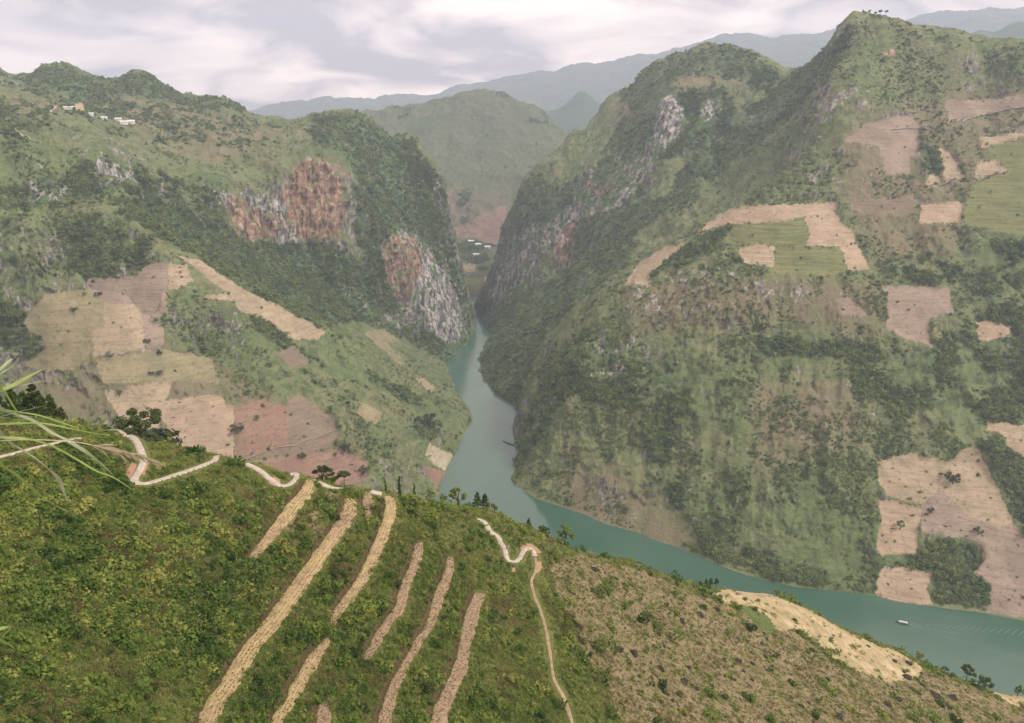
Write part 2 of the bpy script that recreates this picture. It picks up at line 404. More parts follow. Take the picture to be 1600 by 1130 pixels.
def scatter(name, pts, scl, protos, label, seed=0, tilt=.2, zs=None):
    r = np.random.default_rng(seed); n = len(pts)
    me = bpy.data.meshes.new(name); me.vertices.add(n); me.vertices.foreach_set('co', np.asarray(pts, np.float32).ravel())
    rot = np.stack([r.normal(0, tilt, n), r.normal(0, tilt, n), r.random(n) * 6.283], -1).astype(np.float32)
    sv = np.stack([scl, scl, scl * (r.uniform(.75, 1.25, n) if zs is None else zs)], -1).astype(np.float32)
    me.attributes.new('rot', 'FLOAT_VECTOR', 'POINT').data.foreach_set('vector', rot.ravel())
    me.attributes.new('scl', 'FLOAT_VECTOR', 'POINT').data.foreach_set('vector', sv.ravel())
    me.attributes.new('idx', 'INT', 'POINT').data.foreach_set('value', r.integers(0, len(protos), n).astype(np.int32))
    me.update(); o = link(name, me)
    pc = bpy.data.collections.new(name + '_kinds')
    for i, p in enumerate(protos): pc.objects.link(bpy.data.objects.new('%s_kind_%02d' % (name, i), p))
    g = bpy.data.node_groups.new(name + '_nodes', 'GeometryNodeTree')
    g.interface.new_socket('Geometry', in_out='INPUT', socket_type='NodeSocketGeometry'); g.interface.new_socket('Geometry', in_out='OUTPUT', socket_type='NodeSocketGeometry')
    N = g.nodes.new; gi, go = N('NodeGroupInput'), N('NodeGroupOutput'); ip = N('GeometryNodeInstanceOnPoints'); ci = N('GeometryNodeCollectionInfo')
    ci.inputs[0].default_value = pc; ci.inputs['Separate Children'].default_value = True; ci.inputs['Reset Children'].default_value = True
    ip.inputs['Pick Instance'].default_value = True
    def na(nm, t):
        q = N('GeometryNodeInputNamedAttribute'); q.data_type = t; q.inputs[0].default_value = nm; return q.outputs[0]
    e2 = N('FunctionNodeEulerToRotation'); L = g.links.new
    L(gi.outputs[0], ip.inputs['Points']); L(ci.outputs[0], ip.inputs['Instance']); L(na('idx', 'INT'), ip.inputs['Instance Index'])
    L(na('rot', 'FLOAT_VECTOR'), e2.inputs[0]); L(e2.outputs[0], ip.inputs['Rotation']); L(na('scl', 'FLOAT_VECTOR'), ip.inputs['Scale']); L(ip.outputs[0], go.inputs[0])
    md = o.modifiers.new('scatter', 'NODES'); md.node_group = g
    return tag(o, label, kind='stuff')

def leaf_clump(seed, n, leaf, rad=1.0, flat=.75, mat=None, hollow=.35, name='leaf_clump', quad=False, droop=0.0):
    """unit plant: many leaf-sized faces spread through a lumpy dome"""
    r = np.random.default_rng(seed); k = 5 + seed % 3
    lob = np.stack([r.normal(0, .42, k), r.normal(0, .42, k), r.uniform(.15, .75, k)], -1); lr = r.uniform(.35, .62, k)
    V = []; Fc = []
    for i in range(n):
        j = r.integers(k); d = r.normal(size=3); d /= np.linalg.norm(d); q = lr[j] * (hollow + (1 - hollow) * r.random() ** .4)
        p = lob[j] + d * q; p[2] = max(p[2], .02); p = p * np.array([rad, rad, flat * rad])
        nn = d * .7 + r.normal(size=3) * .55 + np.array([0, 0, .45]); nn /= np.linalg.norm(nn)
        a = np.cross(nn, r.normal(size=3)); a /= np.linalg.norm(a) + 1e-9; b = np.cross(nn, a); s1 = leaf * r.uniform(.6, 1.4); s2 = s1 * r.uniform(.45, .8)
        o = len(V)
        if quad: V += [p - a * s1, p - b * s2, p + a * s1, p + b * s2]; Fc.append((o, o + 1, o + 2, o + 3))
        else: V += [p - a * s1 - b * s2 * .5, p + a * s1 - b * s2 * .4, p + b * s2]; Fc.append((o, o + 1, o + 2))
    return new_mesh(name, V, Fc, [mat])
def grass_clump(seed, n, mat, h=1.0, spread=.5, w=.05, name='grass_clump'):
    r = np.random.default_rng(seed); V = []; Fc = []
    for i in range(n):
        b = np.array([r.normal(0, spread * .5), r.normal(0, spread * .5), 0]); an = r.random() * 6.283; ln = r.uniform(.5, 1.1) * h; le = r.uniform(.2, .8)
        dv = np.array([math.cos(an), math.sin(an), 0]); sd = np.array([-dv[1], dv[0], 0]) * w
        m = b + dv * ln * le * .35 + np.array([0, 0, ln * .65]); t = b + dv * ln * le + np.array([0, 0, ln * (.95 - .45 * le)])
        o = len(V); V += [b - sd, b + sd, m + sd * .8, m - sd * .8, t]; Fc += [(o, o + 1, o + 2), (o, o + 2, o + 3), (o + 3, o + 2, o + 4)]
    return new_mesh(name, V, Fc, [mat])

# ------------------------------------------------------------------ survey of the place (photo column, photo row, distance in metres)
def wR(px, py):
    p = P_z(px, py, WATER); return float(np.hypot(p[0], p[1]))
def chain(px, py0, R0, steps):
    """climbs a slope: each step gives the row reached and the steepness of the ground up to it"""
    x, y, z = rays(px, py0); h = math.hypot(x, y); R, Z = R0, R0 * z / h; out = [(px, py0, R0)]
    for py, deg in steps:
        x, y, z = rays(px, py); k = z / math.hypot(x, y); s = math.tan(R_(deg))
        R2 = (Z - s * R) / (k - s); out.append((px, py, R2)); Z = R2 * k; R = R2
    return out
LEFT_SHORE = [(688, 772), (690, 760), (696, 738), (706, 718), (718, 700), (727, 678), (736, 663), (741, 652), (734, 637), (723, 618), (713, 600), (702, 576), (697, 568), (715, 552), (732, 539), (739, 524), (743, 511), (736, 484)]
RIGHT_SHORE = [(743, 486), (752, 500), (764, 520), (757, 533), (747, 552), (742, 562), (744, 579), (752, 595), (768, 613), (786, 623), (806, 632), (811, 652), (803, 670), (800, 692), (815, 703), (808, 733), (798, 748), (822, 769), (864, 788), (916, 804), (982, 828), (1061, 855), (1153, 894), (1227, 914), (1364, 930), (1456, 947), (1522, 956), (1600, 970), (1700, 986), (1850, 1008)]
MID_RIVER = [(600, 850), (735, 760), (757, 690), (775, 660), (752, 622), (728, 585), (730, 565), (748, 535), (752, 515), (745, 497)]
SKY_L = [(-160, 120), (-60, 100), (0, 107), (16, 114), (39, 122), (53, 114), (74, 103), (92, 99), (110, 101), (124, 109), (133, 116), (163, 120), (197, 124), (202, 114), (213, 109), (229, 113), (247, 123), (263, 137), (279, 151), (289, 148), (302, 149), (315, 154), (347, 150), (360, 158), (381, 170), (399, 181), (412, 184), (435, 183), (450, 192)]
DOME_L = [(461, 186), (473, 189), (484, 183), (501, 174), (516, 172), (530, 176), (550, 174), (567, 180), (588, 195), (605, 209), (614, 215), (628, 212), (645, 218), (660, 229)]
EDGE_L = [(671, 244), (683, 264), (688, 290), (695, 327), (704, 353), (713, 393), (720, 428), (727, 455), (736, 480)]
def Lr(px): return float(np.interp(px, [-160, 100, 240, 350, 450], [2700, 2600, 2560, 2450, 2350]))
def back(line, d, dz): return [tuple(P_R(*p) * np.array([1 + d / p[2], 1 + d / p[2], 1]) + np.array([0, 0, dz])) for p in line]
def front(line, d, dpy): return [(x, y + dpy, R - d) for x, y, R in line]
skyL = [(x, y, Lr(x)) for x, y in SKY_L]; domeL = [(x, y, 2250 - (x - 540) * .4) for x, y in DOME_L]; edgeL = [(x, y, 2130 - i * 9) for i, (x, y) in enumerate(EDGE_L)]
left_lines = [
    ('w', LEFT_SHORE), ('bed', MID_RIVER), ('bed', [(760, 600), (775, 560), (770, 520), (762, 500)]), ('bed', [(800, 760), (850, 700), (850, 640)]),
    ('z', [(-250, 720, -430), (-100, 745, -450), (50, 755, -470), (250, 770, -500), (450, 800, -540), (600, 815, -575)]),
    ('z', [(-250, 560, -340), (0, 600, -385), (130, 612, -395), (260, 650, -425), (370, 672, -445), (460, 700, -472), (560, 722, -505), (630, 720, -535), (672, 735, -580)]),
    ('z', [(-200, 480, -300), (0, 500, -320), (120, 520, -340), (250, 540, -360), (380, 570, -392), (480, 610, -430), (580, 650, -480), (660, 680, -545)]),
    ('R', [(-200, 400, 1270), (0, 420, 1260), (120, 430, 1262), (250, 440, 1255), (340, 470, 1262), (420, 510, 1285), (520, 560, 1305), (620, 610, 1340)]),
    ('R', [(-160, 330, 1440), (0, 345, 1420), (100, 330, 1430), (180, 300, 1462), (240, 350, 1400), (300, 405, 1345), (400, 462, 1330), (505, 520, 1340), (600, 575, 1370), (680, 622, 1392), (738, 650, 1405)]),
    ('R', [(230, 330, 1500), (300, 396, 1462), (400, 455, 1485), (505, 512, 1510), (600, 562, 1530), (660, 590, 1580)]),
    ('R', [(-160, 305, 1500), (-40, 325, 1500), (40, 318, 1510), (120, 298, 1530), (200, 308, 1600), (290, 325, 1700), (350, 350, 1750), (400, 385, 1775), (450, 385, 1795), (490, 368, 1815), (530, 378, 1825), (570, 430, 1825), (600, 480, 1815), (650, 525, 1820)]),
    ('R', [(-160, 262, 1540), (-40, 275, 1545), (40, 250, 1560), (130, 235, 1580), (210, 268, 1650), (290, 288, 1745), (350, 300, 1795), (400, 310, 1820), (440, 272, 1845), (480, 242, 1865), (520, 250, 1870), (545, 300, 1880), (575, 330, 1890), (605, 350, 1890)]),
    ('R', [(605, 350, 1890), (640, 400, 1880), (665, 440, 1880), (690, 490, 1890), (705, 540, 1880)]),
    ('R', [(630, 345, 2000), (660, 390, 1985), (690, 440, 1975), (715, 490, 1975), (728, 520, 1985)]),
    ('R', [(-160, 190, 1950), (0, 183, 1900), (50, 176, 1930), (100, 170, 1980), (125, 172, 2000), (160, 182, 2030), (200, 190, 2060), (270, 195, 2090), (350, 200, 2120), (430, 225, 2060), (470, 225, 2020), (500, 205, 2060)]),
    ('R', [(-160, 135, 2080), (0, 134, 2080), (26, 139, 2060), (53, 151, 2050), (79, 156, 2040), (97, 164, 2030)]),
    ('R', [(-160, 150, 2250), (30, 150, 2250), (100, 160, 2250), (180, 170, 2260), (260, 175, 2270)]),
    ('R', [(100, 205, 1750), (200, 235, 1780), (300, 245, 1870), (400, 260, 1930), (450, 245, 1930)]),
    ('R', [(540, 250, 2000), (580, 280, 2020), (620, 290, 2060), (650, 300, 2080)]),
    ('R', skyL), ('R', domeL), ('R', edgeL), ('R', front(skyL, 70, 9)), ('R', front(skyL, 150, 17)), ('R', front(domeL, 60, 9)),
    ('xyz', back(skyL, 350, -170)), ('xyz', back(skyL, 1000, -450)), ('xyz', back(domeL, 300, -180)), ('xyz', back(edgeL, 260, -330)),
    ('xyz', back(domeL, 800, -480)), ('xyz', [(-120, 2500, -640), (-90, 3000, -640), (60, 2600, -640)]),
]
SKY_R1 = [(740, 477), (750, 460), (766, 439), (776, 417), (779, 384), (785, 362), (793, 345), (800, 322), (812, 303), (817, 284), (824, 266), (844, 260), (863, 241), (882, 231), (888, 213), (900, 205), (912, 208), (919, 200), (935, 181), (948, 153), (960, 142), (979, 144), (988, 134), (998, 116), (1019, 97), (1051, 83), (1082, 72), (1107, 66), (1122, 68), (1135, 66), (1160, 73), (1178, 81), (1200, 94), (1225, 109), (1234, 112)]
SKY_R2 = [(1250, 108), (1266, 97), (1288, 78), (1300, 64), (1308, 55), (1310, 44), (1316, 33), (1331, 19), (1342, 23), (1356, 31), (1388, 30), (1412, 33), (1428, 40), (1453, 50), (1491, 53), (1519, 56), (1569, 64), (1600, 64), (1700, 60), (1850, 75)]
skyR1 = [(x, y, float(np.interp(x, [740, 824, 888, 950, 1107, 1234], [2260, 2350, 2430, 2520, 2450, 2200]))) for x, y in SKY_R1]
skyR2 = [(x, y, float(np.interp(x, [1250, 1331, 1450, 1600, 1850], [2150, 1960, 1930, 1960, 2050]))) for x, y in SKY_R2]
right_lines = [
    ('w', RIGHT_SHORE), ('bed', MID_RIVER[1:]), ('bed', [(720, 640), (690, 600), (700, 540), (725, 510)]), ('bed', [(735, 760), (850, 880), (1000, 960), (1200, 1010), (1400, 1060), (1600, 1080), (1850, 1120)]),
    ('R', [(800, 705, 1300), (812, 650, 1320), (830, 600, 1335), (870, 525, 1400), (900, 482, 1430), (950, 446, 1450), (1000, 413, 1470), (1080, 372, 1475), (1160, 326, 1480), (1250, 272, 1555), (1320, 222, 1620), (1380, 172, 1700)]),
    ('R', [(850, 545, 1560), (900, 478, 1600), (950, 436, 1625), (1000, 402, 1640), (1080, 360, 1660), (1160, 315, 1680), (1230, 275, 1720)]),
    ('R', [(790, 575, 1620), (830, 522, 1680), (880, 462, 1750), (930, 412, 1800), (1000, 352, 1830), (1080, 302, 1850), (1150, 258, 1870), (1220, 205, 1890), (1270, 160, 1920)]),
    ('R', [(768, 500, 2090), (800, 470, 2030), (850, 442, 1985), (890, 428, 1975), (940, 352, 1970), (1000, 302, 1985), (1030, 246, 2005), (1100, 222, 2015), (1150, 206, 2020)]),
    ('R', [(790, 405, 2190), (820, 335, 2190), (870, 285, 2150), (930, 258, 2120), (990, 232, 2110), (1040, 152, 2120), (1070, 138, 2140), (1120, 146, 2125), (1150, 172, 2085), (1200, 160, 2080)]),
    ('R', [(850, 285, 2240), (900, 262, 2240), (960, 220, 2250), (1000, 170, 2260)]),
    ('R', chain(880, 792, wR(880, 792), [(720, 40), (640, 42), (570, 46)])),
    ('R', chain(1000, 833, wR(1000, 833), [(740, 44), (640, 40), (560, 46), (470, 44)])),
    ('R', chain(1100, 872, wR(1100, 872), [(760, 42), (640, 38), (540, 46), (460, 47), (400, 33)])),
    ('R', chain(1200, 907, wR(1200, 907), [(780, 40), (650, 36), (550, 42), (470, 48), (420, 44), (340, 27), (280, 42)])),
    ('R', chain(1300, 922, wR(1300, 922), [(800, 38), (680, 36), (560, 38), (500, 46), (430, 44), (330, 27), (260, 42), (190, 40), (110, 44)])),
    ('R', chain(1420, 943, wR(1420, 943), [(820, 33), (700, 36), (600, 40), (540, 42), (460, 36), (350, 33), (250, 36), (150, 42), (80, 46)])),
    ('R', chain(1540, 958, wR(1540, 958), [(850, 33), (700, 36), (600, 36), (480, 38), (380, 35), (280, 32), (180, 36), (110, 42)])),
    ('R', chain(1680, 982, wR(1680, 982), [(850, 34), (700, 36), (560, 38), (420, 36), (280, 34), (150, 38)])),
    ('R', skyR1), ('R', skyR2), ('R', front(skyR2, 60, 14)), ('R', front(skyR1[14:], 70, 12)),
    ('xyz', back(skyR1[10:], 350, -220)), ('xyz', back(skyR1[10:], 900, -500)), ('xyz', back(skyR2, 300, -130)), ('xyz', back(skyR2, 900, -380)),
    ('xyz', back(skyR1[:12], 300, -300)), ('xyz', [(30, 2700, -640), (200, 3200, -640), (-60, 2450, -640)]),
]
SKY_M = [(520, 200), (570, 167), (576, 166), (586, 172), (616, 167), (639, 169), (674, 162), (704, 157), (722, 148), (744, 145), (776, 147), (785, 149), (794, 155), (822, 161), (847, 178), (879, 200), (905, 216), (960, 240)]
mid_lines = [
    ('R', [(x, y, 4300) for x, y in SKY_M]), ('R', [(x, y + 8, 4180) for x, y in SKY_M]), ('xyz', back([(x, y, 4300) for x, y in SKY_M], 700, -350)),
    ('R', [(735, 468, 2410), (736, 450, 2500), (738, 440, 2600), (740, 420, 2750), (740, 400, 2900), (740, 380, 3030), (740, 350, 3200), (740, 300, 3450), (742, 250, 3720), (744, 200, 4000)]),
    ('R', [(560, 330, 3000), (600, 300, 3300), (640, 250, 3700), (650, 210, 4000)]), ('R', [(860, 330, 3250), (850, 290, 3500), (840, 230, 3850), (835, 200, 4050)]),
    ('R', [(680, 395, 2950), (720, 385, 2990), (760, 385, 2990), (800, 395, 2950)]), ('R', [(690, 345, 3250), (780, 340, 3270)]),
    ('xyz', [(-700, 2350, -640), (-300, 2330, -640), (-120, 2330, -612), (0, 2400, -610), (300, 2500, -640), (700, 2600, -640)]),
]
SKY_F = [(300, 190), (395, 175), (415, 167), (450, 163), (490, 158), (507, 149), (516, 149), (527, 156), (550, 154), (599, 154), (616, 147), (634, 151), (654, 146), (680, 148), (703, 140), (716, 136), (740, 133), (763, 128), (804, 118), (846, 107), (863, 116), (904, 98), (938, 98), (950, 101), (1000, 86), (1029, 89), (1054, 75), (1063, 78), (1097, 66), (1130, 55), (1162, 56), (1181, 55), (1209, 61), (1231, 58), (1244, 61), (1259, 56), (1285, 53), (1306, 46), (1350, 45), (1400, 40), (1423, 33), (1436, 23), (1450, 28), (1484, 20), (1519, 20), (1547, 11), (1562, 14), (1581, 22), (1600, 16), (1700, 25), (1850, 40)]
skyF = [(x, y, 12000) for x, y in SKY_F]
far_lines = [('R', skyF), ('R', front(skyF, 450, 7)), ('xyz', back(skyF, 1500, -500)),
    ('R', [(300, 215, 10200), (500, 190, 10200), (700, 175, 10100), (860, 150, 10100), (1000, 128, 10200), (1150, 100, 10200), (1250, 92, 10200), (1400, 90, 10200), (1600, 60, 10200), (1850, 70, 10200)]),
    ('R', [(300, 260, 8200), (600, 240, 8200), (880, 230, 8200), (1000, 215, 8200), (1200, 170, 8200), (1500, 130, 8200), (1850, 130, 8200)])]
skyK = [(560, 230), (640, 195), (760, 178), (800, 165), (836, 170), (868, 176), (890, 158), (904, 143), (912, 142), (924, 153), (938, 165), (952, 185), (1000, 160), (1060, 130), (1150, 112), (1230, 108), (1290, 112), (1420, 90), (1500, 62), (1518, 50), (1535, 45), (1550, 55), (1563, 50), (1580, 40), (1600, 33), (1660, 45), (1850, 60)]
skyK = [(x, y, 7000) for x, y in skyK]
foot_lines = [('R', skyK), ('R', front(skyK, 160, 9)), ('xyz', back(skyK, 500, -260)), ('xyz', back(skyK, -700, -260)), ('xyz', back(skyK, -1300, -420))]

# foreground hill: given by height below the viewpoint
CREST = [(-150, 640, -66), (0, 652, -73), (100, 658, -80), (165, 668, -84), (230, 690, -88), (300, 702, -91), (340, 714, -94), (400, 727, -96), (460, 740, -98), (520, 755, -101), (600, 770, -107), (680, 782, -116), (760, 797, -127), (830, 826, -142), (900, 858, -160), (1000, 882, -180), (1090, 914, -200), (1140, 921, -207), (1200, 926, -214), (1260, 950, -222), (1330, 987, -231), (1400, 1012, -239), (1450, 1040, -246), (1500, 1062, -253), (1560, 1082, -261), (1600, 1087, -266), (1700, 1105, -280), (1850, 1130, -300)]
BOTTOM = [(-200, 1130, -58), (0, 1130, -66), (200, 1130, -81), (350, 1130, -98), (450, 1130, -108), (600, 1130, -119), (700, 1130, -126), (800, 1130, -134), (900, 1130, -143), (1000, 1130, -153), (1200, 1130, -178), (1400, 1130, -213), (1600, 1130, -255), (1800, 1160, -292)]
LOWER = [(-200, 1400, -38), (0, 1400, -46), (300, 1400, -70), (600, 1400, -98), (900, 1400, -122), (1200, 1400, -150), (1600, 1400, -205)]
crest_R = [(x, y, float(np.hypot(*P_z(x, y, z)[:2]))) for x, y, z in CREST]
def fall(line, d, slope0, slope1):
    out = []
    for i, (x, y, R) in enumerate(line):
        k = i / (len(line) - 1); out.append(tuple(P_R(x, y, R) * np.array([1 + d / R, 1 + d / R, 1]) + np.array([0, 0, -d * (slope0 + (slope1 - slope0) * k)])))
    return out
fore_lines = [('z', CREST), ('z', BOTTOM), ('z', LOWER),
    ('z', [(-100, 900, -63), (100, 900, -76), (250, 880, -86), (400, 860, -97), (500, 870, -106), (620, 900, -116), (760, 930, -129), (850, 960, -143), (1000, 1000, -166), (1200, 1040, -198)]),
    ('xyz', fall(crest_R, 12, .55, .85)), ('xyz', fall(crest_R, 60, .75, .98)), ('xyz', fall(crest_R, 200, .8, .98)), ('xyz', fall(crest_R[10:], 420, .85, .9)), ('xyz', fall(crest_R[:10], 420, .75, .85)), ('xyz', fall(crest_R, 640, .72, .8)),
    ('xyz', [(-40, 2, -4), (-12, 1.4, -2.2), (0, 1.4, -2.2), (12, 1.4, -3), (40, 2, -10)]), ('xyz', [(-60, -20, 2), (0, -12, -1.6), (60, -20, -4)]),
    ('xyz', [(-90, 40, -36), (-40, 45, -58), (0, 50, -74), (40, 50, -86), (90, 50, -99)]), ('xyz', [(-40, 18, -28), (-15, 12, -20), (0, 12, -22), (15, 12, -24), (45, 18, -45)]), ('xyz', [(-8, 4, -8), (0, 5, -9), (9, 4, -9)])]

# ------------------------------------------------------------------ fields, woods and bare rock, outlined on the photograph
TAN = 'tan'; PINK = 'pink'; RED = 'red'; OLIVE = 'olive'; PEACH = 'peach'; GREEN = 'green'; PALE = 'pale'
LF = [
 (PINK, 'mauve brown ploughed field with dark bushes, highest plot above the left bank', [(134, 439), (143, 435), (218, 431), (223, 416), (244, 410), (263, 411), (260, 476), (263, 489), (231, 505), (256, 510), (256, 539), (231, 544), (223, 507), (218, 476), (163, 473), (134, 451)]),
 (TAN, 'small tan corner field beside the highest mauve plot on left slope', [(263, 411), (292, 414), (301, 439), (279, 451), (263, 453)]),
 (TAN, 'pale tan ploughed plot below mauve field on the left slope', [(163, 473), (218, 476), (223, 507), (231, 544), (189, 553), (147, 557), (143, 518), (163, 512)]),
 (OLIVE, 'wide olive tan fallow field at the left edge of cleared slope', [(92, 457), (134, 451), (163, 473), (163, 512), (143, 518), (142, 552), (116, 578), (63, 578), (39, 573), (50, 554), (76, 541), (63, 528), (34, 510), (45, 491), (68, 462)]),
 (TAN, 'long narrow bare field running down the crest of left spur', [(276, 400), (310, 405), (345, 430), (385, 455), (420, 470), (455, 490), (490, 505), (509, 520), (495, 531), (462, 530), (430, 515), (405, 495), (375, 487), (365, 470), (320, 467), (318, 464), (355, 458), (330, 440), (300, 415)]),
 (TAN, 'tan field strip behind the round tree on the ridge', [(160, 612), (223, 600), (268, 597), (263, 615), (258, 625), (222, 632), (250, 660), (245, 700), (195, 670), (180, 640)]),
 (PEACH, 'peach ploughed field between round tree and red field', [(258, 626), (334, 616), (352, 623), (353, 632), (365, 635), (365, 715), (279, 700), (260, 665), (247, 647), (222, 631)]),
 (RED, 'brick red ploughed field with furrows on lower left slope', [(366, 636), (410, 623), (424, 631), (450, 636), (452, 697), (387, 712), (368, 720)]),
 ('brown', 'brown fallow field right beside the brick red field', [(450, 623), (468, 616), (523, 657), (533, 686), (484, 711), (458, 710), (381, 718), (387, 712), (452, 697)]),
 ('redbrown', 'reddish brown field just behind the roadside trees on the crest', [(458, 710), (533, 702), (573, 723), (575, 750), (531, 760), (471, 750), (381, 722)]),
 (TAN, 'tiny slanted tan plot low above the river bend', [(648, 585), (664, 592), (678, 603), (679, 616), (665, 608), (652, 594)]),
 (PALE, 'small pale hatched plot above the waterside field', [(670, 691), (689, 703), (686, 714), (664, 711)]),
 (PALE, 'small pale field touching the left river bank', [(689, 703), (708, 711), (697, 735), (678, 726), (670, 716)]),
 ('redbrown', 'bare brown earth patch at the water below pale field', [(660, 728), (697, 737), (683, 762), (668, 744)]),
 (OLIVE, 'pale olive field with hatched rows on middle of left spur', [(557, 641), (568, 630), (597, 645), (586, 665), (563, 652)]),
 (OLIVE, 'bent olive tan plot under the gorge cliff', [(568, 521), (594, 512), (621, 531), (605, 537), (633, 568), (626, 571), (589, 539)]),
 ('brown', 'brown rhombic plot under the tip of long spur field', [(434, 552), (458, 539), (485, 566), (460, 579)]),
 (OLIVE, 'broad olive brown fallow slope under the big tan fields', [(150, 562), (255, 545), (330, 560), (345, 600), (270, 596), (160, 600)]),
]
RF = [
 (PEACH, 'long peach field on the shoulder of the right mountain', [(1090, 362), (1131, 331), (1159, 322), (1253, 319), (1312, 316), (1306, 328), (1300, 334), (1256, 339), (1222, 346), (1140, 350)]),
 (PEACH, 'square peach field beside green terraces on right mountain', [(1256, 341), (1306, 332), (1317, 351), (1330, 359), (1338, 380), (1314, 385), (1259, 384), (1267, 367)]),
 (PEACH, 'narrow peach field hanging below the square peach field', [(1314, 386), (1338, 381), (1361, 422), (1325, 422)]),
 (TAN, 'small tan plot set in the green meadow on right mountain', [(1155, 387), (1195, 380), (1211, 386), (1208, 418), (1165, 412), (1155, 400)]),
 (PINK, 'mauve ploughed field with furrows amid the wooded right slope', [(1385, 448), (1417, 446), (1482, 451), (1490, 488), (1453, 498), (1451, 522), (1459, 543), (1417, 530), (1385, 514), (1388, 472)]),
 (PINK, 'small mauve plot beside rock outcrop on the right slope', [(1311, 467), (1327, 464), (1353, 485), (1353, 494), (1317, 494)]),
 (PEACH, 'small peach plot enclosed by trees near right edge', [(1524, 502), (1564, 503), (1585, 511), (1574, 524), (1548, 532), (1530, 532)]),
 (PEACH, 'peach brown field below the hillside lane at right', [(1438, 320), (1506, 315), (1500, 348), (1437, 350)]),
 ('brown', 'brown fallow field left of the peach one below hillside lane', [(1331, 313), (1425, 305), (1431, 334), (1369, 336), (1330, 328)]),
 (PINK, 'large mauve brown cleared field under the summit ridge', [(1350, 194), (1397, 181), (1425, 180), (1437, 200), (1437, 244), (1422, 250), (1422, 272), (1387, 275), (1378, 250), (1375, 231), (1359, 225), (1316, 222), (1337, 206)]),
 (PINK, 'upper brown field cut by the lane near right edge', [(1475, 156), (1553, 156), (1600, 147), (1700, 140), (1700, 165), (1600, 169), (1537, 178), (1484, 190)]),
 (TAN, 'thin tan terrace just below the lane at right edge', [(1531, 216), (1575, 209), (1600, 205), (1600, 213), (1559, 225), (1534, 231)]),
 (TAN, 'tan terrace above the green terraces at right edge', [(1528, 253), (1562, 252), (1562, 259), (1575, 267), (1522, 280)]),
 (TAN, 'drop shaped tan clearing in the right mountain gully', [(1466, 231), (1481, 237), (1509, 278), (1478, 286)]),
 (TAN, 'small tan clearing left of drop shaped clearing', [(1453, 272), (1469, 281), (1466, 292), (1441, 297)]),
 (TAN, 'upper tan half of the big field by right river bank', [(1372, 722), (1395, 714), (1428, 708), (1457, 716), (1480, 722), (1468, 763), (1439, 790), (1387, 776), (1372, 751)]),
 (TAN, 'pointed tan wing of the big field by right river bank', [(1480, 722), (1504, 703), (1525, 694), (1556, 757), (1582, 812), (1574, 830), (1512, 806), (1468, 763)]),
 (PINK, 'mauve middle of the big field by right river bank', [(1468, 763), (1512, 806), (1574, 830), (1527, 844), (1441, 833), (1439, 790)]),
 (PEACH, 'peach block at the left corner of big riverside field', [(1374, 783), (1387, 780), (1440, 793), (1431, 865), (1378, 868), (1368, 859), (1376, 815)]),
 (PINK, 'brown furrowed strip from the big field down to the water', [(1527, 845), (1582, 815), (1600, 841), (1700, 860), (1700, 980), (1600, 966), (1541, 955), (1550, 914), (1518, 900), (1541, 865)]),
 (PEACH, 'lowest peach field touching the right river bank', [(1378, 888), (1422, 885), (1457, 897), (1448, 920), (1457, 945), (1398, 941), (1368, 928), (1371, 903)]),
 (TAN, 'tan field at the right edge above the big riverside field', [(1541, 659), (1574, 660), (1600, 665), (1700, 680), (1700, 730), (1600, 717), (1571, 701), (1574, 684), (1544, 672)]),
 (GREEN, 'bright green terraced plot below the long peach field', [(1150, 351), (1222, 347), (1255, 341), (1262, 359), (1257, 383), (1212, 384), (1195, 378), (1150, 384), (1130, 372)]),
 (GREEN, 'bright green meadow with dark bushes under tan plot', [(1212, 387), (1313, 387), (1324, 423), (1300, 432), (1200, 426), (1210, 418)]),
 (GREEN, 'stepped green terraces at the right edge of mountain', [(1525, 282), (1575, 270), (1565, 250), (1530, 248), (1560, 226), (1620, 214), (1720, 210), (1720, 390), (1600, 370), (1505, 350), (1510, 318)]),
 (TAN, 'tan ledge field on the crest of right spur', [(977, 444), (1011, 446), (1016, 427), (1043, 406), (1075, 378), (1040, 385), (1000, 410)]),
]
LW = [ # dense woods on the left side
 ([(-60, 100), (100, 95), (260, 130), (420, 185), (450, 235), (300, 235), (150, 215), (60, 215), (-60, 215)], .52), ([(180, 110), (260, 115), (300, 150), (250, 160), (190, 140)], .95), ([(280, 148), (370, 150), (390, 172), (300, 172)], .8),
 [(180, 315), (240, 300), (330, 335), (420, 380), (520, 370), (580, 420), (620, 490), (690, 540), (700, 570), (640, 540), (560, 500), (500, 515), (420, 468), (330, 418), (250, 370), (195, 330)],
 [(480, 180), (560, 172), (640, 212), (690, 290), (735, 480), (740, 520), (700, 572), (640, 520), (600, 460), (560, 380), (530, 300), (560, 290), (540, 240), (490, 230)],
 ([(90, 350), (180, 320), (245, 380), (220, 428), (140, 432), (90, 450)], .6), [(40, 120), (90, 98), (135, 118), (200, 112), (260, 135), (285, 160), (220, 150), (130, 150), (60, 140)],
 ([(80, 290), (150, 235), (300, 285), (360, 300), (360, 350), (290, 325), (200, 305), (60, 330), (-60, 340), (-60, 290)], .7),
 [(540, 560), (640, 610), (690, 650), (650, 640), (580, 600)], [(300, 150), (360, 152), (350, 165), (290, 160)], [(420, 185), (450, 190), (440, 205), (415, 195)],
 [(380, 480), (450, 530), (540, 590), (500, 580), (400, 520)], [(70, 540), (80, 560), (40, 560), (-40, 520), (-40, 440), (30, 480)],
 [(640, 655), (690, 650), (680, 690), (640, 690)], [(110, 155), (140, 145), (160, 160), (140, 170)], [(172, 165), (192, 160), (195, 185), (175, 182)],
]
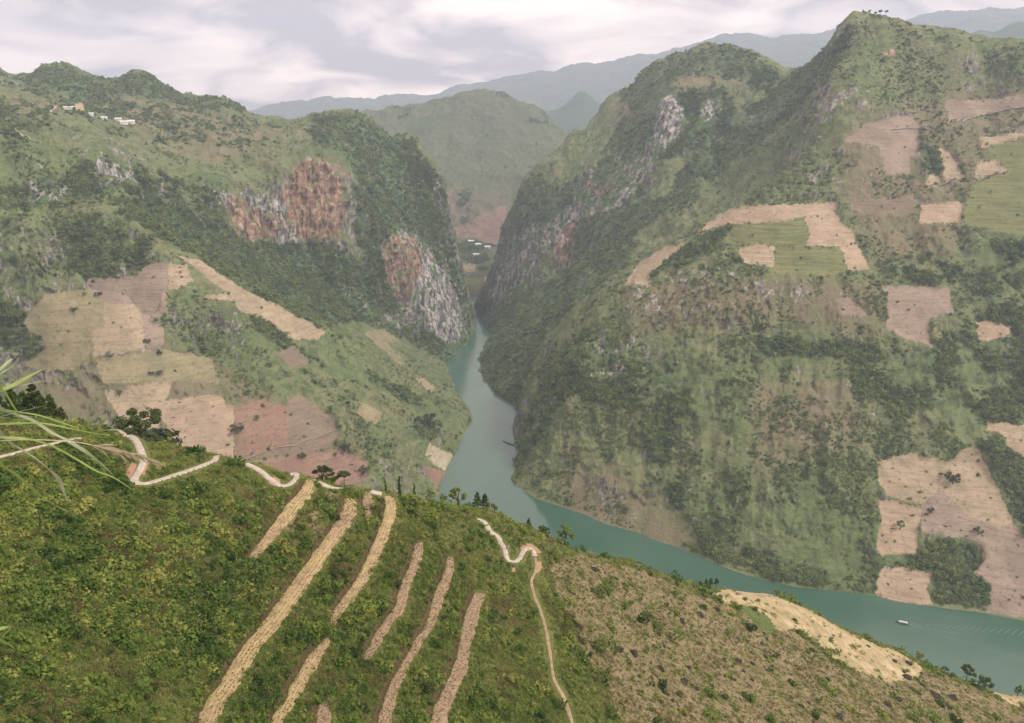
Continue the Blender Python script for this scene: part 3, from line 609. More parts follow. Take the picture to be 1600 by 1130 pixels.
LR = [ # bare cliffs, left
 ([(590, 370), (650, 360), (700, 420), (738, 520), (715, 550), (650, 510), (600, 450)], .56), ([(420, 290), (545, 250), (560, 330), (530, 385), (430, 385), (345, 360), (345, 300)], .5),
 [(455, 262), (490, 240), (520, 250), (535, 300), (520, 330), (525, 368), (490, 360), (460, 366), (450, 320)], [(355, 305), (375, 310), (420, 360), (400, 378), (375, 372), (360, 330)],
 [(420, 300), (450, 310), (450, 370), (430, 378), (425, 330)], [(615, 355), (645, 370), (690, 430), (715, 500), (720, 540), (680, 520), (650, 440), (620, 390)], [(655, 395), (690, 430), (712, 505), (690, 530), (668, 470)],
 ([(590, 400), (640, 380), (660, 480), (640, 510), (600, 450)], .55), ([(130, 240), (205, 260), (215, 290), (180, 285), (150, 262)], .9), ([(40, 285), (120, 285), (110, 310), (40, 330)], .7),
 ([(70, 180), (200, 210), (240, 260), (140, 240), (80, 220)], .42), ([(530, 455), (552, 455), (552, 470), (530, 470)], .8), ([(585, 480), (640, 490), (640, 525), (600, 510)], .6), ([(675, 270), (690, 270), (705, 380), (695, 380)], .6), ([(310, 280), (360, 290), (355, 340), (315, 320)], .4), ([(-80, 150), (0, 150), (95, 165), (0, 182), (-80, 185)], .35),
]
LO = [[(450, 250), (540, 240), (540, 380), (450, 380)], [(350, 300), (425, 340), (420, 385), (350, 380)], [(600, 340), (660, 380), (665, 440), (620, 430)], [(580, 380), (640, 380), (640, 480), (590, 460)], [(570, 290), (600, 290), (600, 340), (560, 320)]]
LD = [[(0, 140), (95, 160), (100, 175), (0, 190)], [(130, 120), (280, 155), (400, 185), (380, 210), (300, 190), (150, 175)], [(30, 460), (330, 560), (560, 700), (560, 770), (180, 700), (20, 600)], [(150, 175), (420, 195), (440, 240), (300, 250)], [(60, 560), (130, 560), (180, 650), (100, 650), (20, 620)]]
RW = [
 [(742, 480), (770, 430), (790, 340), (830, 262), (870, 290), (930, 262), (960, 200), (1020, 140), (1130, 130), (1160, 200), (1100, 240), (1040, 250), (1000, 310), (1120, 300), (1000, 360), (980, 415), (890, 480), (830, 570), (800, 700), (745, 580), (765, 520)],
 [(948, 150), (1000, 110), (1060, 80), (1140, 66), (1225, 110), (1200, 140), (1120, 120), (1060, 120), (1000, 170)], [(1130, 200), (1240, 115), (1300, 66), (1330, 30), (1320, 90), (1230, 190), (1170, 240), (1080, 300), (1010, 350), (1060, 270)],
 ([(840, 580), (900, 500), (980, 560), (1060, 540), (1090, 620), (1050, 700), (1080, 800), (1150, 880), (1120, 880), (1040, 780), (1000, 760), (1000, 650), (900, 620), (850, 690), (815, 690)], .68),
 ([(1330, 540), (1420, 540), (1500, 500), (1600, 430), (1700, 430), (1700, 660), (1600, 655), (1540, 660), (1480, 640), (1350, 680), (1330, 620)], .55), ([(1370, 400), (1440, 395), (1600, 360), (1700, 360), (1700, 500), (1590, 500), (1490, 450), (1380, 440)], .5),
 [(1180, 520), (1320, 530), (1400, 545), (1320, 560), (1190, 560)], [(1540, 680), (1600, 720), (1700, 740), (1700, 860), (1600, 840), (1560, 750)], [(1440, 838), (1530, 848), (1540, 900), (1550, 920), (1540, 950), (1460, 945), (1455, 900), (1370, 880), (1440, 865)],
 [(1150, 850), (1300, 895), (1295, 918), (1200, 905)], [(1120, 360), (1160, 345), (1110, 400), (1000, 440), (990, 430)], [(740, 690), (820, 640), (830, 700), (800, 760)], [(1430, 205), (1470, 230), (1470, 280), (1440, 270)],
]
RR = [
 ([(1000, 232), (1045, 240), (1000, 300), (960, 335), (905, 345), (885, 440), (845, 445), (866, 345), (920, 280)], .62), ([(750, 480), (785, 380), (840, 330), (870, 440), (800, 475)], .6), ([(1120, 190), (1180, 178), (1240, 150), (1215, 190), (1150, 205)], .5),
 ([(1035, 150), (1060, 150), (1070, 180), (1062, 205), (1030, 240), (1022, 220)], 1.25), [(1095, 165), (1128, 145), (1125, 180), (1090, 200)], ([(1140, 175), (1175, 175), (1200, 190), (1150, 198)], .75), ([(930, 255), (1005, 245), (985, 290), (920, 310)], .8), [(870, 330), (900, 330), (895, 400), (875, 432), (868, 400)],
 ([(770, 390), (870, 340), (880, 430), (800, 470), (780, 470)], .5), ([(895, 250), (1010, 240), (950, 330), (900, 320)], .45), [(1372, 62), (1402, 72), (1402, 92), (1380, 95)], ([(1310, 40), (1330, 20), (1330, 45), (1310, 55)], .7), ([(1280, 130), (1370, 130), (1360, 170), (1260, 190)], .52),
 ([(1300, 220), (1370, 225), (1380, 260), (1300, 300), (1180, 320), (1240, 260)], .42), ([(970, 440), (1110, 410), (1200, 430), (1180, 480), (1070, 500), (960, 490)], .52), ([(900, 520), (1010, 500), (1060, 540), (960, 600), (900, 580)], .48), ([(910, 575), (965, 580), (965, 605), (915, 600)], .55), ([(1190, 430), (1290, 430), (1280, 490), (1190, 480)], .5), ([(1290, 440), (1340, 440), (1330, 465), (1300, 465)], .5), ([(1250, 520), (1350, 520), (1330, 545), (1250, 540)], .5),
 ([(800, 660), (822, 640), (830, 690), (805, 700)], .6), ([(895, 796), (927, 734), (953, 747), (980, 784), (1022, 808), (1082, 837), (1082, 861), (982, 828)], .42),
]
RO = [[(865, 360), (900, 340), (895, 440), (865, 440)], [(840, 400), (870, 400), (870, 435), (840, 435)], [(1360, 60), (1420, 60), (1420, 100), (1360, 100)], [(930, 250), (990, 250), (960, 300), (910, 310)]]
RD = [[(1440, 150), (1700, 130), (1700, 250), (1520, 290), (1440, 300), (1320, 320), (1300, 220)], [(960, 450), (1300, 430), (1380, 440), (1380, 530), (1200, 500), (1000, 520)], [(1330, 300), (1520, 300), (1500, 400), (1380, 400), (1340, 370)], [(1170, 600), (1340, 600), (1340, 700), (1180, 740)], [(1540, 950), (1700, 970), (1700, 850), (1520, 850)], [(1020, 100), (1100, 75), (1200, 110), (1080, 160), (940, 200)], ([(880, 740), (950, 730), (1090, 840), (1090, 870), (890, 810)], 1.0)]
MO = [[(690, 310), (800, 290), (800, 390), (700, 390)]]; MW = [([(700, 375), (745, 365), (770, 375), (770, 410), (700, 420)], .7), ([(745, 395), (780, 395), (770, 440), (748, 430)], .7), ([(640, 250), (760, 240), (800, 300), (740, 310)], .22), ([(740, 145), (800, 155), (900, 215), (780, 240)], .22)]

# ------------------------------------------------------------------ build the land
FIELD_COL = {
 TAN: ((.30, .24, .16), (.415, .33, .225)), PINK: ((.245, .19, .15), (.33, .26, .20)), RED: ((.225, .145, .108), (.295, .19, .14)), 'redbrown': ((.235, .15, .115), (.30, .195, .145)),
 'brown': ((.185, .145, .105), (.24, .19, .135)), OLIVE: ((.225, .205, .115), (.33, .28, .17)), PEACH: ((.335, .25, .175), (.435, .335, .235)), GREEN: ((.145, .168, .066), (.205, .208, .092)), PALE: ((.34, .30, .20), (.46, .40, .28)),
}
M_FIELD = {k: mat_field('field_' + k, a, b, rows=1.0 if k == GREEN else 0.0, dots=.3 if k == GREEN else .5) for k, (a, b) in FIELD_COL.items()}
M_MOUNT = mat_mountain('mountain_ground', 1.1)
M_FAR = mat_mountain('far_mountain_ground', .8)

def rugged(big, mask=None, fall=(0, -1), terr=None):
    def f(x, y, z):
        un = (x * fall[1] - y * fall[0]); al = (x * fall[0] + y * fall[1]) * .38
        wx = 14 * gnoise(x / 80, y / 80, np.float32(3.3)); wy = 14 * gnoise(x / 80, y / 80, np.float32(8.3))
        a = big * (6 * fbm(x, y, 0, 190, 2, .5, 1) + 24 * fbm(un + wx, al + wy, 0, 105, 3, .55, 2, True) - 10 + 12 * fbm(x + wx, y + wy, 0, 52, 5, .66, 4, True) - 5 + 2.0 * fbm(x, y, 0, 12, 2, .6, 3))
        a = a * sstep(z, WATER + 1, WATER + 45) * (1 - .45 * sstep(z / np.hypot(x, y), -.03, .03))      # calmer on the summits
        if mask is not None:
            px, py = project(np.stack([x, y, z], -1)); a = a * (1 - .9 * look(mask, px, py))
            if terr is not None:      # stepped terraces
                q = (z + a) / 6.5; fl = np.floor(q); a = a + look(terr, px, py) * ((fl + sstep(q - fl, .62, .98)) * 6.5 - (z + a))
        return a
    return f
def fields_raster(FL):
    m = np.zeros((GH, GW), np.int16)
    for i, (k, lab, p) in enumerate(FL): poly_mask(m, p, i + 1)
    return m
def masks(S, *ms):
    v = S.vis.ravel(); px, py = S.px.ravel(), S.py.ravel(); out = np.zeros((len(px), 4), np.float32)
    for i, m in enumerate(ms):
        if m is not None: out[:, i] = look(m, px, py) * v
    return out
def land(name, label, S, FL, fr, cols, mat, keep=None):
    fid = look(fr, S.fpx, S.fpy) * S.fvis if fr is not None else np.zeros(len(S.F), int)
    if keep is None: keep = np.ones(len(S.F), bool)
    o = link(name, sub_mesh(S, keep & (fid == 0), name, [mat], cols)); tag(o, label, kind='structure')
    for i, (k, lab, p) in enumerate(FL):
        sel = keep & (fid == i + 1)
        if sel.sum() < 4: continue
        f = link('field', sub_mesh(S, sel, 'field', [M_FIELD[k]])); tag(f, lab, kind='structure')
    S.fid = fid
    return o

hfL = HField(left_lines, 7.0, 45.0); hfR = HField(right_lines, 7.0, 45.0)
frL, frR = fields_raster(LF), fields_raster(RF)
fsL, fsR = blur((frL[::2, ::2] > 0).astype(np.float32), 3), blur((frR[::2, ::2] > 0).astype(np.float32), 3)
TER = raster([[(1500, 225), (1720, 205), (1720, 390), (1600, 372), (1500, 352)], [(1140, 345), (1260, 338), (1265, 384), (1320, 386), (1320, 430), (1200, 426), (1130, 376)], [(1150, 262), (1270, 250), (1330, 290), (1180, 318), (1130, 312)], [(1480, 196), (1720, 170), (1720, 215), (1520, 235)]], 8)
dispL, dispR = rugged(1.0, fsL, (.75, -.66)), rugged(1.0, fsR, (-.15, -.99), TER)
SL = polar(hfL, -.98, -.045, 620, 860, 3300, 460, dispL, 6.0, side_rock(15.0, fsL))
SR = polar(hfR, -.075, .93, 680, 860, 3000, 520, dispR, 6.0, side_rock(15.0, fsR))
mLW, mLR, mLO, mLD = raster(LW, 14), raster(LR, 16), raster(LO, 34), raster(LD, 24)
mRW, mRR, mRO, mRD = raster(RW, 14), raster(RR, 16), raster(RO, 30), raster(RD, 24)
cL = masks(SL, mLW, mLR, mLD, mLO); cR = masks(SR, mRW, mRR, mRD, mRO)
def above_water(S): return (S.V[S.F][:, :, 2].max(1) > WATER - 6)
land('mountain_left', 'green terraced mountain with orange limestone cliffs left of the river', SL, LF, frL, cL, M_MOUNT, above_water(SL))
land('mountain_right', 'tall green mountain with grey cliffs and fields right of the river', SR, RF, frR, cR, M_MOUNT, above_water(SR))

hfM = HField(mid_lines, 20.0, 110.0)
dM = lambda x, y, z: (26 * fbm(x, y, 0, 420, 2, .5, 11) + 46 * fbm(x, y, 0, 240, 5, .55, 12, True) - 18) * sstep(z, -600, -480)
SM = polar(hfM, -.30, .17, 330, 2330, 5000, 260, dM, 14.0)
mMW, mMO = raster(MW, 20), raster(MO, 20)
cM = masks(SM, mMW, None, None, None)
cM[:, 2] = look(mMO, SM.px.ravel(), SM.py.ravel()); cM[:, 1] = .18 * cM[:, 2]; cM[:, 3] = cM[:, 2]; cM[:, 2] = np.maximum(cM[:, 2], .2); cM[:, 0] = np.maximum(cM[:, 0], .42)
MF = [(OLIVE, 'terraced olive plot on the valley floor behind the gorge', [(722, 412), (742, 412), (742, 424), (722, 426)]), (PEACH, 'small orange earth plot beside the far gorge wall', [(757, 431), (768, 434), (764, 442), (756, 441)]),
      (GREEN, 'green valley floor terraces seen through the gorge', [(722, 436), (756, 432), (752, 448), (740, 462), (727, 455)]), ('redorange', 'rust red bare slope at the foot of the hill behind gorge', [(700, 358), (722, 352), (745, 340), (790, 318), (790, 380), (760, 384), (735, 372), (708, 374)]), ('redorange', 'rust red gully high on the hill behind the gorge', [(694, 300), (706, 296), (714, 330), (700, 336)])]
M_FIELD['redorange'] = mat_field('field_redorange', (.185, .125, .095), (.24, .165, .125), dots=.3)
land('hill_behind_gorge', 'hazy green hill closing the valley behind the gorge', SM, MF, fields_raster(MF), cM, M_FAR)
hfF = HField(far_lines, 45.0, 260.0); hfK = HField(foot_lines, 40.0, 170.0)
dF = lambda x, y, z: 60 * fbm(x, y, 0, 900, 2, .5, 21) * .5 + 80 * fbm(x, y, 0, 620, 5, .55, 22, True) - 36 + 34 * fbm(x, y, 0, 260, 3, .5, 23, True) - 10
dK = lambda x, y, z: 38 * fbm(x, y, 0, 480, 5, .5, 32, True) - 12
SK = polar(hfK, -.35, 1.0, 520, 5500, 7700, 100, dK, 18.0)
SF = polar(hfF, -.62, 1.0, 760, 8000, 12800, 200, dF, 20.0)
cK = masks(SK, raster([[(850, 140), (960, 140), (960, 220), (850, 220)], [(1490, 40), (1620, 30), (1620, 80), (1490, 80)]], 6), None, None, None); cK[:, 0] += .35
land('far_foothill', 'bluish foothills with a pointed knoll beyond the gorge', SK, [], None, cK, M_FAR)
cF = np.zeros((len(SF.V), 4), np.float32); cF[:, 0] = .45
land('far_mountain_range', 'pale blue mountain range along the horizon', SF, [], None, cF, M_FAR)
# the lowland under everything, out to the horizon
s = NT('lowland'); M_LOW = s.finish(s.ramp(s.noise(400, 6), [(.4, (.06, .075, .035)), (.6, (.12, .12, .06))]))
g = 30000.0; mb = MB(); xs = np.linspace(-g, g, 13)
mb.add([(x, y, -660) for y in xs for x in xs], [(j * 13 + i, j * 13 + i + 1, (j + 1) * 13 + i + 1, (j + 1) * 13 + i) for j in range(12) for i in range(12)])
tag(mb.build('ground', M_LOW), 'dark lowland ground beneath and beyond the mountains', kind='structure')

# ------------------------------------------------------------------ river
s = NT('river_water')
wv = s.vmul(s.pos, (1, 1, 1)); r1 = s.noise(9, 4, .6, vec=s.vmul(s.pos, (1, .55, 1))); r2 = s.noise(140, 4, .55, seed=3)
wc = s.ramp(r2, [(.35, (.042, .104, .070)), (.65, (.056, .118, .084))])
M_WATER = s.finish(wc, s.ramp(r2, [(.4, .10), (.6, .22)]), .5, s.bump(r1, .12, .25))
M_WATER.node_tree.nodes['Principled BSDF'].inputs['IOR'].default_value = 1.6
uu = np.linspace(-.16, 1.25, 180); Rw = np.linspace(520, 2700, 120); V = []
for u in uu:
    d = math.sqrt(1 + u * u)
    for R in Rw: V.append((R * u / d, R / d, WATER))
i = np.arange(179)[:, None] * 120 + np.arange(119)[None]
river = link('river', new_mesh('river', V, np.stack([i, i + 120, i + 121, i + 1], -1).reshape(-1, 4), [M_WATER], True)); tag(river, 'calm jade green river winding between the mountains', kind='structure')

# ------------------------------------------------------------------ foreground hill with its terraces and lanes
hfG = HField(fore_lines, 3.0, 16.0)
dG = lambda x, y, z: 1.5 * fbm(x, y, 0, 22, 3, .5, 41) + .55 * fbm(x, y, 0, 7, 4, .55, 42)
def hit(hf, disp, px, py, R0=40.0, R1=3200.0, n=2600):
    x, y, z = rays(px, py); h = math.hypot(x, y); R = np.geomspace(R0, R1, n); X, Y, Z = R * x / h, R * y / h, R * z / h
    g0 = hf(X, Y); 
    if disp: g0 = g0 + disp(X, Y, g0)
    k = np.argmax(Z <= g0)
    if not (Z <= g0).any(): k = int(np.argmin(Z - g0))
    return np.array([X[k], Y[k], g0[k]])
STRIPS = [
 ([(394, 872), (431, 829), (459, 792), (478, 768), (485, 750)], [16, 26, 28, 22, 13], 'tan crop terrace left of all, ending at the lane bend'),
 ([(545, 779), (546, 798), (535, 819), (517, 848), (490, 884), (459, 928), (424, 975), (389, 1017), (366, 1056), (337, 1097), (324, 1132), (306, 1180)], [12, 24, 26, 27, 29, 30, 31, 32, 33, 34, 35, 36], 'longest tan crop terrace sweeping from lane to bottom edge'),
 ([(605, 776), (611, 790), (606, 819), (593, 850), (568, 904), (542, 938), (526, 962), (520, 978)], [14, 20, 22, 22, 22, 19, 16, 7], 'curved tan crop terrace starting beside the pale lane end'),
 ([(511, 998), (503, 1012), (492, 1028), (471, 1064), (452, 1096), (439, 1119), (430, 1150)], [8, 22, 26, 24, 23, 24, 26], 'short lower tan crop terrace in line with the curved one'),
 ([(656, 848), (650, 875), (636, 912), (623, 949), (600, 985), (584, 1012), (571, 1031)], [15, 18, 20, 20, 20, 18, 12], 'straight brown crop terrace, fourth from the left'),
 ([(702, 870), (700, 899), (686, 933), (676, 970), (657, 1001), (637, 1033), (618, 1070), (605, 1109), (598, 1150)], [11, 18, 20, 18, 17, 17, 20, 22, 24], 'long brown crop terrace, second from the right'),
 ([(750, 928), (739, 957), (731, 991), (721, 1033), (707, 1070), (692, 1106), (680, 1150)], [19, 24, 24, 24, 26, 28, 29], 'brown crop terrace furthest right beside the green slope'),
 ([(508, 1101), (505, 1130), (500, 1170)], [24, 27, 29], 'short brown crop terrace end at the bottom edge'),
 ([(572, 770), (576, 790), (576, 811)], [13, 20, 6], 'small tapering crop patch between two terraces near the lane'),
]
LANES = [
 ([(-30, 722), (8, 712), (39, 704), (79, 694), (124, 685)], [5, 5, 5, 5, 5], 1.5, 'pale concrete lane behind the grass blades at left'),
 ([(163, 675), (178, 673), (194, 673), (203, 679), (210, 686), (216, 695), (221, 708), (224, 718), (220, 731), (213, 744), (209, 751), (216, 755), (230, 755), (250, 750), (284, 739), (315, 728), (333, 720), (339, 713)], None, 2.1, 'pale concrete lane with hairpin bend under the round tree'),
 ([(385, 725), (406, 736), (422, 748), (438, 759), (451, 758), (461, 749), (463, 741), (453, 738)], None, 1.9, 'pale concrete lane curling round a grassy knoll'),
 ([(498, 754), (517, 762), (530, 762), (543, 757), (556, 759)], None, 1.8, 'short pale lane above the longest crop terrace'),
 ([(580, 768), (588, 770), (597, 772)], None, 2.2, 'pale lane end above the curved crop terrace'),
 ([(745, 811), (757, 817), (766, 830), (778, 840), (782, 847), (788, 857), (790, 866), (792, 872), (797, 877), (804, 878), (811, 874), (815, 866), (820, 858), (826, 856), (832, 860), (836, 871)], None, 1.9, 'white concrete lane making an S bend at mid slope'),
]
TRAIL = [(836, 872), (838, 884), (835, 897), (830, 909), (836, 933), (846, 959), (855, 996), (860, 1027), (865, 1061), (877, 1083), (888, 1109), (896, 1140), (905, 1170)]
BEDS = []
def bed(pix, wpx=None, wm=None, smooth=2):
    p = np.array([hit(hfG, dG, x, y, 40, 700, 1500) for x, y in pix])
    w = []
    for k in range(len(p)):
        t = p[min(k + 1, len(p) - 1)] - p[max(k - 1, 0)]; t = t[:2] / (np.hypot(*t[:2]) + 1e-6)
        if wm is not None: w.append(wm / 2)
        else:
            depth = p[k][1] * CP - p[k][2] * SP; w.append(.5 * wpx[k] * depth / F * max(.45, abs(t[1])))
    w = np.array(w)
    # smooth curve through the points
    n = len(p); tt = np.linspace(0, n - 1, max(8, int(sum(np.hypot(*(p[i + 1] - p[i])[:2]) for i in range(n - 1)) / .7)))
    def cat(a):
        out = []
        for q in tt:
            i = min(int(q), n - 2); f = q - i; p0, p1, p2, p3 = a[max(i - 1, 0)], a[i], a[i + 1], a[min(i + 2, n - 1)]
            out.append(.5 * ((2 * p1) + (-p0 + p2) * f + (2 * p0 - 5 * p1 + 4 * p2 - p3) * f * f + (-p0 + 3 * p1 - 3 * p2 + p3) * f ** 3))
        return np.array(out)
    c = cat(p); ww = np.interp(tt, np.arange(n), w)
    z = c[:, 2].copy()
    for _ in range(smooth * 6): z[1:-1] = (z[:-2] + 2 * z[1:-1] + z[2:]) / 4
    c[:, 2] = z; BEDS.append((c, ww)); return c, ww
strip_beds = [bed(p, wpx=w) for p, w, _ in STRIPS]; lane_beds = [bed(p, wm=m) for p, w, m, _ in LANES]; trail_bed = bed(TRAIL, wm=1.2)
def bed_dist(x, y, beds, reach):
    """distance to the nearest bed edge (negative inside) and the level of that bed"""
    sh = x.shape; x = x.ravel(); y = y.ravel(); D = np.full(x.shape, 1e6); Z = np.zeros(x.shape)
    for c, w in beds:
        lo = c[:, :2].min(0) - reach - w.max(); hi = c[:, :2].max(0) + reach + w.max()
        k = np.nonzero((x > lo[0]) & (x < hi[0]) & (y > lo[1]) & (y < hi[1]))[0]
        if not len(k): continue
        for s0 in range(0, len(k), 60000):
            kk = k[s0:s0 + 60000]; st = 2 if len(c) > 40 else 1; cc, wc_ = c[::st], w[::st]
            d = (x[kk][:, None] - cc[None, :, 0]) ** 2 + (y[kk][:, None] - cc[None, :, 1]) ** 2
            j = d.argmin(1); dd = np.sqrt(d[np.arange(len(kk)), j]) - wc_[j]; b = dd < D[kk]
            D[kk[b]] = dd[b]; Z[kk[b]] = cc[j[b], 2]
    return D.reshape(sh), Z.reshape(sh)
def dGG(x, y, z):
    h = dG(x, y, z); D, Zb = bed_dist(x, y, BEDS, 4.0)
    k = 1 - sstep(D, .25, 2.0); return h * (1 - k) + (Zb - .10 - z) * k
SG = polar(hfG, -1.05, 1.05, 900, 6, 640, 560, dGG, .007, None, True)
GOLD = [(1112, 929), (1134, 921), (1137, 914), (1158, 915), (1200, 926), (1221, 935), (1242, 945), (1275, 958), (1307, 977), (1340, 996), (1400, 1018), (1442, 1044), (1436, 1060), (1390, 1066), (1350, 1052), (1307, 1033), (1283, 1010), (1249, 984), (1215, 985), (1199, 961), (1171, 948), (1150, 945), (1132, 942)]
GF = [('gold', 'golden dry stubble field on the crest beside dark pines', GOLD), ('crop', 'small dark green crop patch bordering the golden field', [(1158, 949), (1171, 950), (1199, 963), (1215, 987), (1205, 992), (1180, 975)]),
      ('gold', 'golden field corner at the right end of the crest', [(1540, 1078), (1565, 1072), (1620, 1092), (1700, 1110), (1700, 1125), (1590, 1105)])]
s = NT('stubble'); rw = s.noise(1.0, 2, .5, vec=s.vmul(s.pos, (1.1, .12, .2))); n1 = s.noise(7, 4); c1 = s.ramp(n1, [(.33, (.29, .235, .135)), (.52, (.42, .335, .20)), (.68, (.50, .405, .26))])
M_FIELD['gold'] = s.finish(s.mix(s.ramp(rw, [(.45, 0.0), (.6, .45)]), c1, (.22, .20, .09)), .95, .05, s.bump(rw, .6, .3))
M_FIELD['crop'] = mat_field('field_crop', (.10, .135, .045), (.14, .175, .06), dots=.3)
frG = fields_raster(GF)
BROWN = [[(850, 880), (900, 866), (1000, 890), (1110, 935), (1180, 960), (1300, 1060), (1380, 1130), (1400, 1200), (960, 1200), (950, 1100), (930, 1060), (905, 990), (872, 930)], [(1180, 960), (1250, 990), (1310, 1040), (1400, 1065), (1450, 1045), (1600, 1110), (1750, 1150), (1750, 1250), (1300, 1250), (1250, 1100)], ([(425, 800), (500, 790), (520, 830), (480, 860), (440, 850)], .6), ([(500, 765), (535, 770), (520, 800), (500, 800)], .7)]
mGB = raster(BROWN, 14)
SOIL = [[(195, 728), (205, 722), (215, 726), (206, 752), (196, 742)], [(223, 720), (234, 722), (226, 742), (219, 738)], [(812, 856), (820, 850), (832, 851), (846, 862), (842, 868), (830, 858), (816, 864)], [(796, 881), (802, 884), (807, 893), (802, 895)], [(834, 880), (846, 876), (847, 890), (838, 896)], [(418, 752), (430, 745), (440, 752), (430, 760)]]
mGS = raster(SOIL, 3)
cG = masks(SG, mGB, mGS, None, None)
s = NT('hillside_ground'); br, so, _, _ = s.attr('mask')
gcol = s.ramp(s.noise(9, 6, .65), [(.32, (.065, .080, .024)), (.5, (.12, .14, .042)), (.68, (.16, .155, .062))])
bcol = s.ramp(s.noise(6, 6, .68, seed=2), [(.30, (.12, .105, .052)), (.48, (.205, .168, .095)), (.66, (.27, .22, .13))])
col = s.mix(s.ramp(s.math('ADD', br, s.math('MULTIPLY', s.math('SUBTRACT', s.noise(11, 5, .6, seed=4), .5), 1.1)), [(.38, 0.0), (.62, 1.0)]), gcol, bcol)
col = s.mix(s.ramp(s.math('ADD', so, s.math('MULTIPLY', s.math('SUBTRACT', s.noise(2, 5, .6, seed=6), .5), .8)), [(.42, 0.0), (.6, 1.0)]), col, (.36, .23, .145))
M_HILL = s.finish(col, .95, .06, s.bump(s.noise(.9, 5, .7), .7, .35))
land('foreground_hill', 'green shrubby spur in the foreground crossed by crop terraces and lanes', SG, GF, frG, cG, M_HILL)

def ribbon(c, w, nx, prof, lift, jit=0.0, ext=0.0):
    t = np.gradient(c[:, :2], axis=0); t /= np.hypot(t[:, 0], t[:, 1])[:, None] + 1e-9; nr = np.stack([-t[:, 1], t[:, 0]], -1); n = len(c); V = []
    r = np.random.default_rng(int(abs(c[0, 0]) * 100)); jl = np.convolve(r.normal(0, jit, n + 4), np.ones(5) / 2.2, 'valid'); jr = np.convolve(r.normal(0, jit, n + 4), np.ones(5) / 2.2, 'valid')
    q = np.linspace(-1, 1, nx)
    for i in range(n):
        for k, a in enumerate(q):
            ww = w[i] + (jl[i] if a < 0 else jr[i]); off = nr[i] * a * ww
            V.append((c[i, 0] + off[0], c[i, 1] + off[1], c[i, 2] + lift + prof(a, i * .7) - (.45 if abs(a) == 1 else 0)))
    i = np.arange(n - 1)[:, None] * nx + np.arange(nx - 1)[None]
    return np.array(V), np.stack([i, i + 1, i + nx + 1, i + nx], -1).reshape(-1, 4)
s = NT('terrace_soil'); n1 = s.noise(2.2, 6, .65); sc_ = s.ramp(n1, [(.30, (.20, .145, .09)), (.5, (.37, .275, .165)), (.7, (.49, .375, .22))])
M_TERR = s.finish(s.mix(s.ramp(s.noise(14, 3, .5, seed=3), [(.4, 0.0), (.62, .6)]), sc_, (.44, .36, .17)), .95, .05, s.bump(s.noise(.35, 4, .7), .8, .12))
s = NT('terrace_soil_brown'); n1 = s.noise(1.1, 6, .7)
M_TERR2 = s.finish(s.ramp(n1, [(.30, (.22, .155, .10)), (.5, (.32, .235, .155)), (.70, (.40, .305, .205))]), .95, .05, s.bump(s.noise(.35, 4, .7), .9, .15))
s = NT('lane_concrete'); M_LANE = s.finish(s.ramp(s.noise(1.6, 6, .65), [(.3, (.32, .275, .22)), (.55, (.45, .40, .345)), (.75, (.53, .48, .425))]), .9, .15)
s = NT('trail_dirt'); M_TRAIL = s.finish(s.ramp(s.noise(1.4, 6, .65), [(.3, (.22, .165, .10)), (.6, (.38, .295, .19))]), .95, .05)
for k, ((c, w), (p, _, lab)) in enumerate(zip(strip_beds, STRIPS)):
    n = max(5, int(w.max() / .22)); fr = 4.2 if k in (0, 1, 2, 3) else 0
    V, Fc = ribbon(c, w, n * 2 + 1, lambda a, l: (.05 * math.cos(a * math.pi * fr) + .03 * random.uniform(-1, 1) if fr else .05 * random.uniform(-1, 1)) + .02 * random.uniform(-1, 1), .06, .22)
    tag(link('terrace', new_mesh('terrace', V, Fc[:, ::-1], [M_TERR if k in (0, 1, 2, 3) else M_TERR2], True)), lab, kind='structure')
s = NT('cut_bank_earth'); M_BANK = s.finish(s.ramp(s.noise(.7, 5, .7), [(.3, (.055, .040, .024)), (.6, (.12, .085, .05)), (.75, (.17, .125, .075))]), .95, .05, s.bump(s.noise(.3, 4, .7), .9, .15))
for k, (c, w) in enumerate(strip_beds):
    ter = [o for o in COL.objects if o.name.startswith('terrace')][k]; t = np.gradient(c[:, :2], axis=0); t /= np.hypot(t[:, 0], t[:, 1])[:, None] + 1e-9; nr = np.stack([-t[:, 1], t[:, 0]], -1)
    e1 = c[:, :2] + nr * (w + 3)[:, None]; e2 = c[:, :2] - nr * (w + 3)[:, None]
    if hfG(e1[:, 0], e1[:, 1]).mean() < hfG(e2[:, 0], e2[:, 1]).mean(): nr = -nr
    V = []; rr = np.random.default_rng(k)
    for i in range(len(c)):
        for d, h in ((-.12, -.25), (.12, .18), (.42, .72), (.75, 1.02), (1.5, .75)):
            q = c[i, :2] + nr[i] * (w[i] + d + rr.normal(0, .05)); f = min(1, i / 3, (len(c) - 1 - i) / 3); V.append((q[0], q[1], c[i, 2] + h * (.25 + .75 * f) + rr.normal(0, .06)))
    i = np.arange(len(c) - 1)[:, None] * 5 + np.arange(4)[None]; link('bank', new_mesh('bank', V, np.stack([i, i + 1, i + 6, i + 5], -1).reshape(-1, 4), [M_BANK], True), ter)
for k, ((c, w), (p, _, m, lab)) in enumerate(zip(lane_beds, LANES)):
    V, Fc = ribbon(c, w, 7, lambda a, l: .03 * (1 - a * a), .14, .02); tag(link('path', new_mesh('path', V, Fc[:, ::-1], [M_LANE], True)), lab, kind='structure')
V, Fc = ribbon(trail_bed[0], trail_bed[1], 7, lambda a, l: -.03 * (1 - a * a), .10, .09); tag(link('path', new_mesh('path', V, Fc[:, ::-1], [M_TRAIL], True)), 'narrow dirt trail running straight down from the S bend', kind='structure')

